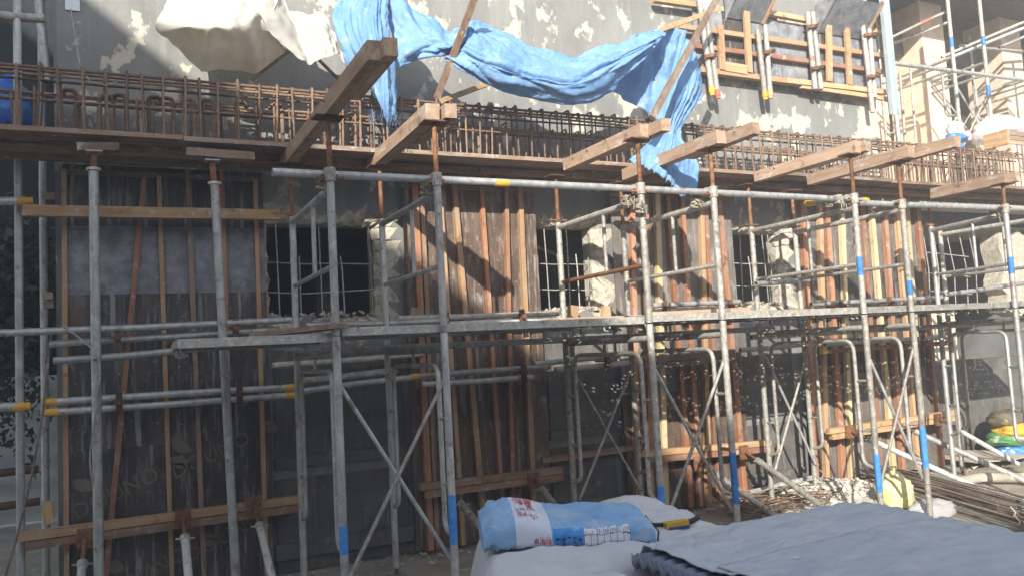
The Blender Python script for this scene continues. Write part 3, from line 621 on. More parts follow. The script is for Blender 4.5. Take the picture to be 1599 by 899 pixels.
# ------------------------------------------------------------------ scaffold frames
FR = [(1.095, 5.86), (1.76, 5.86), (3.285, 5.86), (3.93, 5.86), (5.38, 5.86), (5.94, 5.88), (7.315, 5.60), (8.05, 5.86)]
BX = [1.095, 1.76, 3.285, 3.93, 5.38, 5.95, 7.56, 8.05]
ORD = ['first', 'second', 'third', 'fourth', 'fifth', 'sixth', 'seventh', 'eighth']
YF = 4.65; RP = .0243
GAL = ['galv','galv','galvdirt','galvdirt','galvdirt','galvdirt','galv','galvdirt']
for i, ((x, yb), xb) in enumerate(zip(FR, BX)):
    if i < 7:
        jack_z = BEAR[i][3]
    mt = M[GAL[i]]
    def L(f, z): return V((x+(xb-x)*f, YF+(yb-YF)*f, z))
    w_ = (yb-YF)
    # lower door frame
    t = thing('walk_through_scaffold', f'{ORD[i]} tall lower scaffold frame from the left, below the platform', 'scaffold frame', (x, YF, 0), 'lower scaffold frames')
    fp = MB().tube([L(0,.06), L(0,.9), L(0,1.73)], RP, 12, True).build('front_post', mt, t)
    MB().tube([L(1,.06), L(1,.9), L(1,1.73)], RP, 12, True).build('back_post', mt, t)
    MB().tube([L(0,1.63), L(1,1.63)], RP*.95, 10).build('top_rail', mt, t)
    q = .135/w_
    MB().tube(bend([L(0,.50), L(q,.53), L(q,1.53), L(1-q,1.53), L(1-q,.53), L(1,.50)], .10, 5), .0165, 8).build('inner_tube', mt, t)
    for z in (.80, 1.20):
        MB().tube([L(0,z), L(q,z)], .013, 6).build('rung', mt, t); MB().tube([L(1,z), L(1-q,z)], .013, 6).build('rung', mt, t)
    MB().tube([L(.5,1.53), L(.5,1.63)], .012, 6).build('strut', mt, t)
    for f in (0, 1):
        MB().box(L(f,0)+V((-.06,-.06,.0)), L(f,0)+V((.06,.06,.008))).build('foot_plate', M['galvdirt'], t)
        MB().tube([L(f,.0), L(f,.08)], .016, 8).build('foot_screw', M['rust'], t)
    zb = ((.50,.66),(.46,.75),(.33,.62),(.42,.78),(.32,.62),(.45,.78),(.5,.78),(.5,.7))[i]
    b = MB().tube([L(0,zb[0]), L(0,zb[1])], RP+.0012, 12); b.build('paint_band', M['bluepaint'], t)
    # upper half frame
    t = thing('half_height_scaffold', f'{ORD[i]} short upper scaffold frame from the left, above the platform', 'scaffold frame', (x, YF, 1.74), 'upper scaffold half frames')
    MB().tube([L(0,1.74), L(0,2.2), L(0,2.64)], RP, 12, True).build('front_post', mt, t)
    MB().tube([L(1,1.74), L(1,2.2), L(1,2.64)], RP, 12, True).build('back_post', mt, t)
    MB().tube([L(0,2.60), L(1,2.60)], RP*.95, 10).build('top_rail', mt, t)
    MB().tube([L(0,2.14), L(1,2.14)], .0165, 8).build('rung', M['rust'] if i == 2 else mt, t)
    MB().tube([L(.42,2.14), L(.42,2.60)], .015, 8).build('strut', mt, t)
    for f in (0, 1):
        MB().tube([L(f,2.46)+V((0,-.04,0)), L(f,2.46)], .006, 6).build('brace_pin', M['galv'], t)
    if i in (4, 6): MB().tube([L(0,2.05), L(0,2.20)], RP+.0012, 12).build('paint_band', M['bluepaint'], t)
    if i == 5: MB().tube([L(0,1.88), L(0,2.0)], RP+.0012, 12).build('paint_band', M['bluepaint'], t)
    # jack with fork head on front and back post
    if i < 7:
        for f, nm in ((0, 'front'), (1, 'back')):
            zt = jack_z if f == 0 else jack_z+.002
            a = L(f,2.60)
            t = thing('screw_jack', f'rusty screw jack on top of the {ORD[i]} {nm} post', 'screw jack', L(f,2.64), f'{nm} screw jacks')
            n = int((zt-2.62)/.012); b = MB()
            b.tube([L(f,2.60)] + [L(f,2.62+(zt-2.62)*k/n) for k in range(n+1)], .016, 8, rr=[.015]+[.0175 if k % 2 else .0145 for k in range(n+1)])
            b.build('threaded_rod', M['rust'], t)
            MB().tube([L(f,2.645), L(f,2.665)], .034, 8).build('nut', M['rust'], t)
            MB().beam(L(f,2.662)+V((-.08,0,0)), L(f,2.662)+V((.08,0,0)), .02, .012).build('nut_handle', M['rust'], t)
            b = MB().box(L(f,zt)+V((-.085,-.06,-.004)), L(f,zt)+V((.085,.06,.004))); b.build('head_plate', M['dark_steel'], t)
# wire and rope lashings on the frames
def lash(p, s, label, seed, mat='wire'):
    random.seed(seed); t = thing('rope_tie', label, 'rope', p)
    pts = []
    for k in range(46):
        a = k*1.05; pts.append(V(p)+V((math.cos(a)*s*(.8+.3*random.random()), math.sin(a)*s*(.8+.3*random.random()), s*(.9*math.sin(k*.43))+random.uniform(-.006,.006))))
    MB().tube(pts, .0065, 5).build('wraps', M[mat], t)
    for _ in range(4):
        q = V(p)+V((random.uniform(-1,1)*s, -s, random.uniform(-.5,.8)*s)); MB().tube([q, q+V((random.uniform(-.03,.03),-.015,random.uniform(-.05,.03))), q+V((random.uniform(-.05,.05),-.02,random.uniform(-.09,.0)))], .004, 5).build('loose_end', M[mat], t)
for k, (px, py, Y, lb) in enumerate(((503,288,4.72,'rope tie joining guard pipe and first upper frame'),(664,296,4.72,'rope tie joining guard pipe and second upper frame'),(978,314,4.72,'frayed rope tie left of the third front post'),(1000,326,4.62,'frayed rope tie wrapped on the third front post'),(1085,318,4.78,'frayed rope tie left of the fourth front post'),(1290,318,4.78,'rope tie beside the yellow-ended guard pipe'),(1308,312,4.72,'rope tie left of the fifth front post'),(1368,322,4.8,'rope tie left of the sixth front post'),(1550,333,4.76,'rope tie left of the seventh front post'))):
    lash(P(px,py,Y), .034, lb, 70+k)
pipe('guard_pipe', 'long grey guard pipe with yellow band across the scaffold top', (.775, 4.71, 2.693), (5.42, 4.71, 2.684), ends=[(.303,'yellow',.10)], r=.025)
pipe('guard_pipe', 'grey guard pipe at the right end of the scaffold top', (5.36, 4.70, 2.655), (8.6, 4.70, 2.665), r=.025)
pipe('guard_pipe', 'short guard pipe with yellow ends near the fifth front post', P(1259,318,4.80), P(1352,313,4.80), ends=[(0,'yellow',.07),(1,'yellow',.05)], r=.024)

for i in range(7):
    x = FR[i][0]; p = V((x, 4.685, 2.66 if i > 4 else 2.69))
    t = thing('pipe_clamp', f'bolted clamp fixing the guard pipe to the {ORD[i]} front post', 'clamp', p, 'guard pipe clamps')
    MB().tube([p+V((-.028,.022,0)), p+V((.028,.022,0))], .034, 10).build('jaw', M['galvdirt'], t); MB().tube([p+V((0,-.035,-.05)), p+V((0,-.035,.03))], .034, 10).build('jaw', M['galvdirt'], t)
    MB().tube([p+V((-.05,-.02,-.01)), p+V((.05,-.02,-.01))], .007, 6).build('bolt', M['rust'], t)
def brace(label, x0, x1, y, z0, z1, grp='front cross braces'):
    t = thing('cross_brace', label, 'cross brace', ((x0+x1)/2, y, (z0+z1)/2))
    MB().tube([(x0,y,z1),(x1,y,z0)], .0125, 8).build('bar', M['galv'], t)
    MB().tube([(x0,y-.022,z0),(x1,y-.022,z1)], .0125, 8).build('bar', M['galvdirt'], t)
    MB().tube([((x0+x1)/2,y-.04,(z0+z1)/2),((x0+x1)/2,y+.01,(z0+z1)/2)], .008, 6).build('pivot', M['galv'], t)
    for xx, zz in ((x0,z0),(x1,z0),(x0,z1),(x1,z1)): MB().tube([(xx,y-.04,zz),(xx,y+.02,zz)], .007, 6).build('end_pin', M['galv'], t)
brace('front cross brace between the first two scaffold frames', 1.12, 1.75, YF+.03, .36, 1.44)
brace('front cross brace between the third and fourth scaffold frames', 3.31, 3.92, YF+.03, .36, 1.44)
brace('front cross brace between the fifth and sixth scaffold frames', 5.40, 5.93, YF+.03, .36, 1.44)
brace('back cross brace between the third and fourth scaffold frames', 3.31, 3.92, 5.84, .36, 1.44)
brace('back cross brace between the fifth and sixth scaffold frames', 5.40, 5.93, 5.84, .36, 1.44)

# perforated steel boards of the platform
def perf_mesh(ln, wd, pitch=.06, hr=.0145):
    nx, ny = int(ln/pitch), int(wd/pitch); px, py = ln/nx, wd/ny; b = MB()
    for i in range(nx):
        for j in range(ny):
            cx, cy = (i+.5)*px, (j+.5)*py
            jx, jy = random.uniform(-.012,.012), random.uniform(-.012,.012)
            sq = [(px/2,0),(px/2,py/2),(0,py/2),(-px/2,py/2),(-px/2,0),(-px/2,-py/2),(0,-py/2),(px/2,-py/2)]
            oc = [(jx+hr*math.cos(k*math.pi/4), jy+hr*math.sin(k*math.pi/4)) for k in range(8)]
            b.add([(cx+a, cy+c, 0) for a, c in sq]+[(cx+a, cy+c, 0) for a, c in oc], [(k, (k+1) % 8, 8+(k+1) % 8, 8+k) for k in range(8)] + ([list(range(8,16))] if random.random() < .4 else []))
    return b.mesh('perforated_top', M['galvdirt'])
def board(label, x0, x1, y0, y1, z, mat='galvdirt', dz=0):
    t = thing('platform_board', label, 'platform', (x0, y0, z))
    o = link(perf_mesh(x1-x0, y1-y0), 'perforated_top', t, (0,0,-.0015))
    for yy in (y0-.002, y1+.001-.003): MB().box((x0,yy,z-.05), (x1,yy+.003,z)).build('side_flange', M[mat], t)
    for yy in (y0+.012, y1-.015): MB().box((x0,yy-.010,z-.052), (x1,yy+.010,z-.049)).build('lip', M[mat], t)
    for xx in (x0-.003, x1): MB().box((xx,y0,z-.045), (xx+.003,y1,z)).build('end_cap', M[mat], t)
    k = x0+.35
    while k < x1-.1:
        MB().box((k,y0+.002,z-.035), (k+.03,y1-.004,z-.004)).build('cross_rib', M[mat], t); k += .45
    for xx in (x0+.02, x1-.02):
        for yy in (y0+.06, y1-.06): MB().tube(bend([(xx,yy,z-.05),(xx,yy,z-.085),(xx+.035,yy,z-.09)],.02), .008, 6).build('hook', M['galv'], t)
    o = t; o.rotation_euler = (0, dz, 0); return t
BD = [('left-end steel platform board overhanging the first frame', .25, 1.12, 1.755, .02), ('steel platform board from the first to third front post', 1.14, 3.27, 1.785, 0), ('steel platform board between the third and fifth front posts', 3.30, 5.36, 1.795, 0),
      ('steel platform board between the fifth and seventh front posts', 5.38, 7.30, 1.795, 0), ('right-end steel platform board', 7.33, 9.0, 1.80, 0)]
for lb, x0, x1, z, dz in BD:
    board(lb+', front row', x0, x1, 4.69, 5.17, z, dz=-dz*0)
    board(lb+', back row', x0+.02, x1+.02, 5.27, 5.75, z)
timber('timber_plank', 'weathered plank lying askew on the platform at the first post', P(402,523,5.2), P(532,508,4.60), .13, .03, 'oldwood', 'plank')
timber('timber_plank', 'red-stained plank end lying on the platform below the yellow batten', P(1012,492,5.2), P(1165,484,5.15), .12, .045, 'bearer', 'plank')
timber('timber_plank', 'loose board end lying on the platform near the last post', P(1514,484,4.9), P(1640,470,4.85), .14, .03, 'oldwood', 'plank')
# light patches of timber blocks along the window sills on the platform level
for k, (px, py, lb) in enumerate(((945,490,'small timber block below the second window beside its right edge'),(893,489,'pale timber block on the sill of the second window'),(646,494,'small timber block behind the second back post'))):
    c = P(px, py, 6.36); t = thing('timber_block', lb, 'timber', c); MB().beam(c+V((0,0,-.06)), c+V((.02,0,.07)), .09, .05, (0,-1,0)).build('block', M['tan' if k < 2 else 'oldwood'], t)

# ------------------------------------------------------------------ formwork fixed high on the wall
YU = 6.44
uf = thing('wall_formwork', 'timber and plywood formwork fixed high on the wall with two pouring boxes', 'formwork', (6.6, YU, 4.6))
xa, xb2 = P(1085,60,YU).x, P(1374,100,YU).x
nsh = 7
for k in range(nsh):
    x0 = xa+(xb2-xa)*k/nsh; x1 = xa+(xb2-xa)*(k+1)/nsh-.006
    MB().box((x0, YU, 4.33), (x1, YU+.018+.003*(k % 2), 5.02+.03*(k % 3))).build('plywood_sheet', M['plygrey' if k % 3 != 1 else 'ply'], uf)
def ub(a, b, wd, ht, mat, Y, nm): MB().beam(P(*a,Y), P(*b,Y), wd, ht, (0,-1,0), .004).build(nm, M[mat], uf)
for a, b in (((1020,0),(1092,10)),((1192,20),(1264,33)),((1058,42),(1376,88)),((1085,73),(1376,113)),((1358,48),(1376,51))):
    ub(a, b, .05, .06, 'tan' if a[1] < 60 else 'redwood', YU-.035, 'rail')
ub((1092,110),(1250,131),.055,.07,'tan',YU-.04,'rail'); ub((1225,127),(1380,145),.055,.07,'tan',YU-.045,'rail'); ub((1250,135),(1385,155),.045,.03,'tan',YU-.05,'rail')
for a, b, m in (((1124,40),(1128,110),'tan'),((1165,17),(1170,114),'tan'),((1294,40),(1295,128),'tan'),((1322,45),(1327,133),'tan')): ub(a, b, .075, .03, m, YU-.075, 'upright')
ub((1130,104),(1165,110),.10,.03,'tan',YU-.07,'block')
for (pa, pb) in (((1132,2),(1186,44)),((1274,28),(1343,70))):
    a = P(pa[0], pa[1], YU); c = P(pb[0], pb[1]-2, YU); x0, x1 = a.x, c.x; zt = P((pa[0]+pb[0])/2, (pa[1]+pb[1])/2-18, YU).z+.1; zb = zt-.30
    MB().hexa([(x0,YU-.02,zb),(x1,YU-.02,zb),(x1,YU,zb),(x0,YU,zb),(x0,YU-.32,zt),(x1,YU-.32,zt),(x1,YU-.30,zt),(x0,YU-.30,zt)]).build('pouring_board', M['plygrey'], uf)
    for xx in (x0-.012, x1):
        MB().add([(xx,YU,zb-.02),(xx,YU-.36,zt+.02),(xx,YU,zt+.02),(xx+.014,YU,zb-.02),(xx+.014,YU-.36,zt+.02),(xx+.014,YU,zt+.02)], [(0,1,2),(5,4,3),(0,1,4,3),(1,2,5,4),(2,0,3,5)]).build('side_cheek', M['plygrey'], uf)
    MB().beam((x1+.03,YU-.02,zb),(x1+.03,YU-.33,zt+.02),.03,.05).build('cheek_batten', M['tan'], uf)
ucl = [((1091,-6),(1112,145),'yellow'),((1102,15),(1121,150),'redpaint'),((1183,48),(1195,152),'yellow'),((1195,40),(1203,150),'tan'),((1261,20),(1273,140),None),((1269,20),(1282,140),None),((1347,40),(1363,176),None),((1357,45),(1366,153),None)]
nmU = ['leftmost yellow-tipped pipe on the wall formwork','red-tipped pipe on the wall formwork','yellow-tipped pipe below the first pouring box','tan-tipped pipe below the first pouring box','left pipe of the pair before the second pouring box','right pipe of the pair before the second pouring box','longest pipe at the right end of the wall formwork','shorter pipe at the right end of the wall formwork']
for (a, b, e), lb in zip(ucl, nmU): pipe('soldier_pipe', lb, P(*a,6.33), P(*b,6.33), r=.0285, mat='galvdirt', ends=[(1,e,.06)] if e else None)
for k, (px, py) in enumerate(((1110,88),(1200,82),(1268,42),(1275,107),(1357,55),(1362,120))):
    p = P(px, py, 6.29)
    MB().beam(p+V((-.07,0,-.01)), p+V((.08,-.01,.02)), .03, .035).build('tie_clamp', M['rust'], uf)
    MB().tube([p+V((.02,.15,0)), p+V((.03,-.07,.01))], .008, 6).build('tie_rod', M['rust'], uf)
c = MB(); 
a, b = P(1377,-10,6.25), P(1395,180,6.25)
t = thing('steel_channel', 'pale blue steel channel hanging at the corner of the wall', 'channel', b)
MB().beam(a, b, .10, .012, (0,-1,0)).build('web', M['rail'], t)
MB().beam(a+V((-.05,-.02,0)), b+V((-.05,-.02,0)), .012, .05, (0,-1,0)).build('flange', M['rail'], t); MB().beam(a+V((.05,-.02,0)), b+V((.05,-.02,0)), .012, .05, (0,-1,0)).build('flange', M['rail'], t)

# ------------------------------------------------------------------ scaffold of the right-hand wing
def tpost(name, label, x, y, z0, z1, mat='galvdirt', blue=None):
    t = thing(name, label, 'scaffold post', (x, y, z0))
    MB().tube([(x,y,z0),(x,y,(z0+z1)/2),(x,y,z1)], .026, 12, True).build('tube', M[mat], t)
    for bz in blue or []: MB().tube([(x,y,bz[0]),(x,y,bz[1])], .0272, 12).build('paint_band', M['bluepaint'], t)
YR = 6.95
def wing_frame(label, px, py, blues):
    c = P(px, py, YR); x = c.x; t = thing('walk_through_scaffold', label, 'scaffold frame', (x, YR, 3.38), 'frames of the right-hand wing')
    yb = YR+1.15
    for nm, y in (('front_post', YR), ('back_post', yb)): MB().tube([(x,y,3.38),(x,y,4.5),(x,y,6.2)], .026, 12, True).build(nm, M['galvdirt'], t)
    for z in (5.05, 5.22): MB().tube([(x,YR,z),(x,yb,z)], .02, 8).build('rail', M['galvdirt'], t)
    MB().tube(bend([(x,YR,4.42),(x,YR+.18,4.45),(x,YR+.18,5.15),(x,yb-.18,5.15),(x,yb-.18,4.1),(x,yb,4.05)], .12, 5), .018, 8).build('inner_tube', M['galvdirt'], t)
    for z in blues: MB().tube([(x,YR,z),(x,YR,z+.14)], .0275, 12).build('paint_band', M['bluepaint'], t)
    return x
x1 = wing_frame('scaffold frame beside the first peach column on the right wing', 1489, 100, (5.35, 3.95))
x2 = wing_frame('scaffold frame right of the first peach column on the right wing', 1539, 100, (5.45, 4.75))
x3 = wing_frame('scaffold frame at the picture edge on the right wing', 1640, 130, (5.0,))
pipe('scaffold_pipe', 'long grey pipe across the right wing in front of the columns', P(1384,98,6.5), P(1640,131,6.7), r=.026)
pipe('scaffold_pipe', 'pipe sloping over the top of the right wing columns', P(1452,104,7.6)*1.0, P(1660,20,6.4), r=.026)
pipe('scaffold_pipe', 'upper guard pipe of the right wing with red paint', P(1384,63,7.6), P(1482,17,7.0), r=.022, ends=[(.55,'redpaint',.15)], mat='galvdirt')
pipe('scaffold_pipe', 'second guard pipe of the right wing just below the red one', P(1386,72,7.7), P(1482,35,7.1), r=.02, mat='galvdirt')
pipe('scaffold_pipe', 'upright pipe behind the pale blue channel', P(1380,20,6.6), P(1404,222,6.6), r=.028)
pipe('scaffold_pipe', 'upright pipe before the white panel of the right wing', P(1405,115,7.2), P(1415,240,7.2), r=.02, mat='galvdirt')
pipe('scaffold_pipe', 'thin upright pipe at the left edge of first column', P(1421,105,7.2), P(1432,240,7.2), r=.015, mat='galvdirt')
pipe('scaffold_pipe', 'high ledger pipe running back over the right wing', P(1470,90,7.6), P(1640,18,7.0), r=.022, mat='galvdirt')
pipe('scaffold_pipe', 'ledger pipe of the right wing level with the column shade', P(1500,72,7.5), P(1640,84,7.5), r=.022, mat='galvdirt')
pipe('scaffold_pipe', 'short guard pipe at the right wing picture edge', P(1560,75,7.1), P(1640,40,6.9), r=.02, mat='galvdirt')
brace('cross brace behind the picture-edge frame of the right wing', x2+.1, x3-.1, YR+.9, 4.0, 5.3)
pipe('ledger_pipe', 'ledger pipe under the back edge of the platform', (1.0, 5.80, 1.665), (5.5, 5.80, 1.672), mat='galvdirt')
pipe('ledger_pipe', 'ledger pipe under the platform at its right half', (5.2, 5.78, 1.60), (9.0, 5.78, 1.61), mat='galvdirt')
timber('timber_plank', 'long worn plank on the back of the platform by the second window', (3.0, 5.62, 1.815), (5.2, 5.6, 1.818), .2, .03, 'bearer', 'plank')
timber('timber_plank', 'long worn plank on the back of the platform by the sunlit formwork', (5.3, 5.6, 1.818), (7.5, 5.62, 1.815), .2, .03, 'oldwood', 'plank')
brace('cross brace of the right wing between the columns', x1+.05, x2+.25, YR+.1, 3.9, 5.0)
for k, (a, b, lb) in enumerate((((1400,100,),(1392,170),'thin leaning bar beside the pale blue channel'),((1386,210),(1432,196),'thin bar across foot of the white panel'))):
    pipe('scaffold_bar', lb, P(*a,7.1), P(*b,7.1), r=.011, mat='galvdirt', cat='bar')

# ------------------------------------------------------------------ cloth
def cr(p, t):
    n = len(p); s = t*(n-1); i = min(int(s), n-2); f = s-i
    a, b, c, d = p[max(i-1,0)], p[i], p[i+1], p[min(i+2,n-1)]
    return (b*2 + (c-a)*f + (a*2-b*5+c*4-d)*f*f + (b*3-a-c*3+d)*f*f*f)*.5
def sheet(name, cols, mat, nu=60, nv=36, fold=.03, fs=6.0, seed=0, along=1.0, ridge=False, fray=0, thick=.002, crumple=.012):
    cols = [[P(*q) if len(q) == 3 and q[0] > 20 else V(q) for q in c] for c in cols]
    b = MB(); vs = []
    grid = [[cr([cr(c, j/(nv-1)) for c in cols], i/(nu-1)) for j in range(nv)] for i in range(nu)]
    for i in range(nu):
        for j in range(nv):
            p = grid[i][j]
            du = grid[min(i+1,nu-1)][j]-grid[max(i-1,0)][j]; dv = grid[i][min(j+1,nv-1)]-grid[i][max(j-1,0)]
            nrm = du.cross(dv); nrm = nrm.normalized() if nrm.length > 1e-9 else V((0,-1,0))
            u, v = i/(nu-1), j/(nv-1)
            a_, b_ = noise.noise(V((u*fs, v*fs*.25*along, seed))), noise.noise(V((u*fs*2.3, v*fs*(.7 if not ridge else .6*along), seed+5)))
            h = fold*(.5-1.8*abs(a_)+.5-1.0*abs(b_))*.8 if ridge else fold*a_ + fold*.5*b_
            h += crumple*1.6*(abs(noise.noise(V((p.x*6+p.z*3, p.z*9-p.x*2, seed+p.y*6))))-.2) + crumple*.9*abs(noise.noise(V((p.x*15-p.z*7, p.z*19, seed)))) + crumple*.5*abs(noise.noise(V((p.x*38, p.z*31+p.x*9, seed+3))))
            q = p+nrm*h
            if fray and j == nv-1: q = q+V((0,0,random.uniform(-fray, fray*.4)))
            vs.append(q)
    b.add(vs, [(i*nv+j, (i+1)*nv+j, (i+1)*nv+j+1, i*nv+j+1) for i in range(nu-1) for j in range(nv-1)], True)
    o = b.build(name, M[mat])
    md = o.modifiers.new('thick', 'SOLIDIFY'); md.thickness = thick
    return o
# white canvas: upper slope catches the sun, the fold beneath turns back to the wall
wt = sheet('white_tarpaulin', [
    [(272,-30,6.2),(256,20,6.0),(249,46,5.92),(262,62,6.0),(275,72,6.1)],
    [(300,-34,6.2),(290,10,5.9),(283,42,5.72),(300,74,5.95),(316,108,6.2)],
    [(340,-38,6.2),(335,0,5.85),(324,40,5.62),(324,78,5.88),(324,112,6.2)],
    [(390,-38,6.2),(385,0,5.85),(368,40,5.62),(372,74,5.88),(375,110,6.2)],
    [(430,-35,6.2),(424,0,5.88),(400,38,5.70),(410,72,5.9),(412,108,6.2)],
    [(436,-30,6.15),(436,4,5.9),(425,45,5.78),(436,70,5.9),(447,84,6.05)]], 'whitetarp', 80, 60, .045, 5, 2)
tag(wt, 'dirty white canvas sagging over the wall at the upper left', 'tarpaulin')
wt2 = sheet('white_tarpaulin', [
    [(392,-25,5.9),(408,18,5.7),(432,58,5.72),(470,97,5.76)],
    [(440,-12,6.02),(452,24,5.9),(466,62,5.84),(483,101,5.8)],
    [(446,12,6.05),(476,36,5.88),(494,66,5.8),(502,93,5.8)],
    [(470,22,6.0),(500,38,5.85),(515,62,5.8),(522,87,5.8)],
    [(510,22,6.0),(517,40,5.9),(525,64,5.85),(532,84,5.85)]], 'whitetarp', 50, 40, .05, 5, 11)
tag(wt2, 'small white canvas flap hanging between the white and blue tarpaulins', 'tarpaulin')
bt = thing('blue_tarpaulin', 'torn blue tarpaulin swagged across the wall on wooden poles', 'tarpaulin', (3, 5.6, 4))
def bsheet(cols, **k):
    o = sheet('fabric_fold', cols, 'bluetarp', **k)
    o.parent = bt; o.location = -ORG['blue_tarpaulin']; return o
bsheet([[(548,-30,5.9),(520,14,5.8),(518,40,5.75),(532,80,5.7),(545,118,5.75)],
        [(570,-30,5.85),(545,15,5.65),(545,60,5.55),(562,110,5.55),(578,140,5.6)],
        [(590,-30,5.85),(575,20,5.5),(580,80,5.42),(586,140,5.45),(594,182,5.5)],
        [(600,-30,5.85),(598,30,5.5),(604,85,5.4),(610,135,5.42),(612,186,5.48)],
        [(612,-30,5.85),(608,40,5.6),(618,90,5.55),(622,130,5.55),(621,162,5.55)]], nu=60, nv=60, fold=.05, fs=5, seed=4, fray=.05, ridge=True)
bsheet([[(590,-30,5.9),(602,20,5.8),(612,62,5.7),(618,100,5.6)],
        [(620,-20,5.85),(635,30,5.7),(640,70,5.6),(640,97,5.6)],
        [(660,18,5.8),(668,44,5.62),(674,68,5.55),(676,90,5.6)],
        [(690,40,5.75),(700,56,5.6),(705,72,5.52),(706,92,5.6)],
        [(715,42,5.65),(722,52,5.55),(725,66,5.5),(728,84,5.55)],
        [(737,34,5.6),(738,44,5.5),(738,54,5.48),(736,66,5.5)]], nu=60, nv=40, fold=.06, fs=3, seed=9, along=5, ridge=True)
bsheet([[(736,26,5.6),(736,48,5.45),(722,72,5.42),(692,94,5.5)],
        [(762,32,5.65),(754,62,5.45),(747,92,5.38),(734,118,5.5)],
        [(800,46,5.65),(790,80,5.42),(785,108,5.34),(778,144,5.5)],
        [(850,70,5.65),(845,100,5.38),(845,128,5.32),(842,163,5.5)],
        [(892,80,5.65),(892,110,5.38),(895,134,5.32),(900,166,5.5)],
        [(945,66,5.65),(942,90,5.4),(945,114,5.35),(952,147,5.5)],
        [(1000,50,5.65),(990,70,5.45),(985,92,5.42),(985,112,5.5)],
        [(1042,40,5.65),(1036,52,5.5),(1030,70,5.5),(1026,84,5.55)]], nu=170, nv=80, fold=.075, fs=2.2, seed=21, along=7, ridge=True)
bsheet([[(985,56,5.75),(970,90,5.75),(955,118,5.8),(950,140,5.8)],
        [(1010,50,5.75),(1000,95,5.8),(990,130,5.85),(985,158,5.85)],
        [(1040,44,5.7),(1030,95,5.8),(1022,140,5.85),(1015,180,5.85)],
        [(1072,48,5.65),(1060,100,5.75),(1050,150,5.8),(1040,192,5.8)]], nu=40, nv=40, fold=.05, fs=5, seed=31)
bsheet([[(1066,52,5.5),(1050,100,5.42),(1040,150,5.4),(1030,195,5.4),(1008,225,5.3),(984,246,5.25)],
        [(1080,60,5.5),(1068,105,5.36),(1056,150,5.32),(1044,195,5.35),(1028,232,5.25),(1010,258,5.2)],
        [(1092,84,5.5),(1086,118,5.36),(1074,156,5.32),(1054,198,5.35),(1050,236,5.22),(1042,276,5.18)],
        [(1098,110,5.52),(1094,134,5.4),(1080,164,5.36),(1062,206,5.38),(1074,244,5.25),(1062,300,5.2)],
        [(1101,135,5.55),(1099,152,5.5),(1084,172,5.42),(1066,214,5.4),(1094,256,5.28),(1092,296,5.22)]], nu=60, nv=80, fold=.05, fs=5, seed=41, fray=.03, ridge=True)
b = MB(); random.seed(8)
for k in range(26):
    c = P(random.uniform(575,620), random.uniform(165,186), 5.46); pts = [c]
    for _ in range(4): pts.append(pts[-1]+V((random.uniform(-.012,.014), random.uniform(-.006,.006), -random.uniform(.008,.035))))
    b.tube(pts, .0013, 3)
o = b.build('frayed_threads', M['bluetarp'], bt); o['kind'] = 'stuff'
def stick(lb, a, b, wd, ht, mat): timber('timber_pole', lb, P(*a), P(*b), wd, ht, mat, 'pole', (0,-1,0))
stick('brown pole leaning up through the middle of the blue tarpaulin', (748,-20,5.3), (682,154,5.62), .045, .045, 'brown')
stick('wooden pole leaning across the right end of the blue tarpaulin', (1126,-14,5.28), (1018,184,5.05), .05, .035, 'oldwood')
stick('tan stick carrying the right corner of the blue tarpaulin', (1034,46,5.6), (1124,14,6.1), .045, .03, 'tan')
stick('thin stick under the right edge of the white canvas', (452,80,6.0), (392,126,6.1), .02, .02, 'brown')
stick('thin stick below the white flap', (494,90,6.1), (530,126,6.1), .02, .02, 'brown')
stick('tan stick running behind the second timber bearer to the blue tarpaulin', (690,158,5.9), (760,132,6.3), .04, .04, 'tan')

# ------------------------------------------------------------------ foreground heap under tarpaulins
def hz(x, y):
    "height of the covered heap"
    def sm(a, b, t): t = min(max((t-a)/(b-a), 0), 1); return t*t*(3-2*t)
    top = .765 + .055*math.exp(-((x-2.35)**2+(y-3.55)**2)/.04) + .02*math.exp(-((x-1.5)**2+(y-3.3)**2)/.10)
    xl = 1.07+.40*(y-2.75)
    e = sm(xl-.10, xl+.14, x)**.6 * (1-sm(3.68, 3.95, y)) * (1-sm(2.42,2.80,x)) * sm(1.0, 1.3, y)
    fold = .030*noise.noise(V((x*2.1+y*1.3, y*3.4-x, 3))) + .016*abs(noise.noise(V((x*5+y*4, y*7, 1)))) - .008 + .010*noise.noise(V((x*13, y*9, 7)))
    top *= 1-.35*sm(1.62,1.80,x)*(1-sm(2.62,2.85,y))
    rid = .022*max(0, 1-abs(math.sin((x*.55+y*1.6+.25*noise.noise(V((x*2,y*2,5))))*3.4))*2.6) - .02*max(0, .3-2*abs(noise.noise(V((x*4-y*2, y*3+x*3, 9)))))
    return top*e + (fold+rid)*min(1, .35+e)
b = MB(); x0, x1, y0, y1 = .85, 4.0, .95, 4.05; nx, ny = 170, 170
b.add([(x0+(x1-x0)*i/(nx-1), y0+(y1-y0)*j/(ny-1), max(.004, hz(x0+(x1-x0)*i/(nx-1), y0+(y1-y0)*j/(ny-1)))) for j in range(ny) for i in range(nx)],
      [(j*nx+i, j*nx+i+1, (j+1)*nx+i+1, (j+1)*nx+i) for j in range(ny-1) for i in range(nx-1)], True)
tag(b.build('grey_tarpaulin', M['greytarp']), 'creased grey tarpaulin over a heap in the foreground under the cement bag', 'tarpaulin')
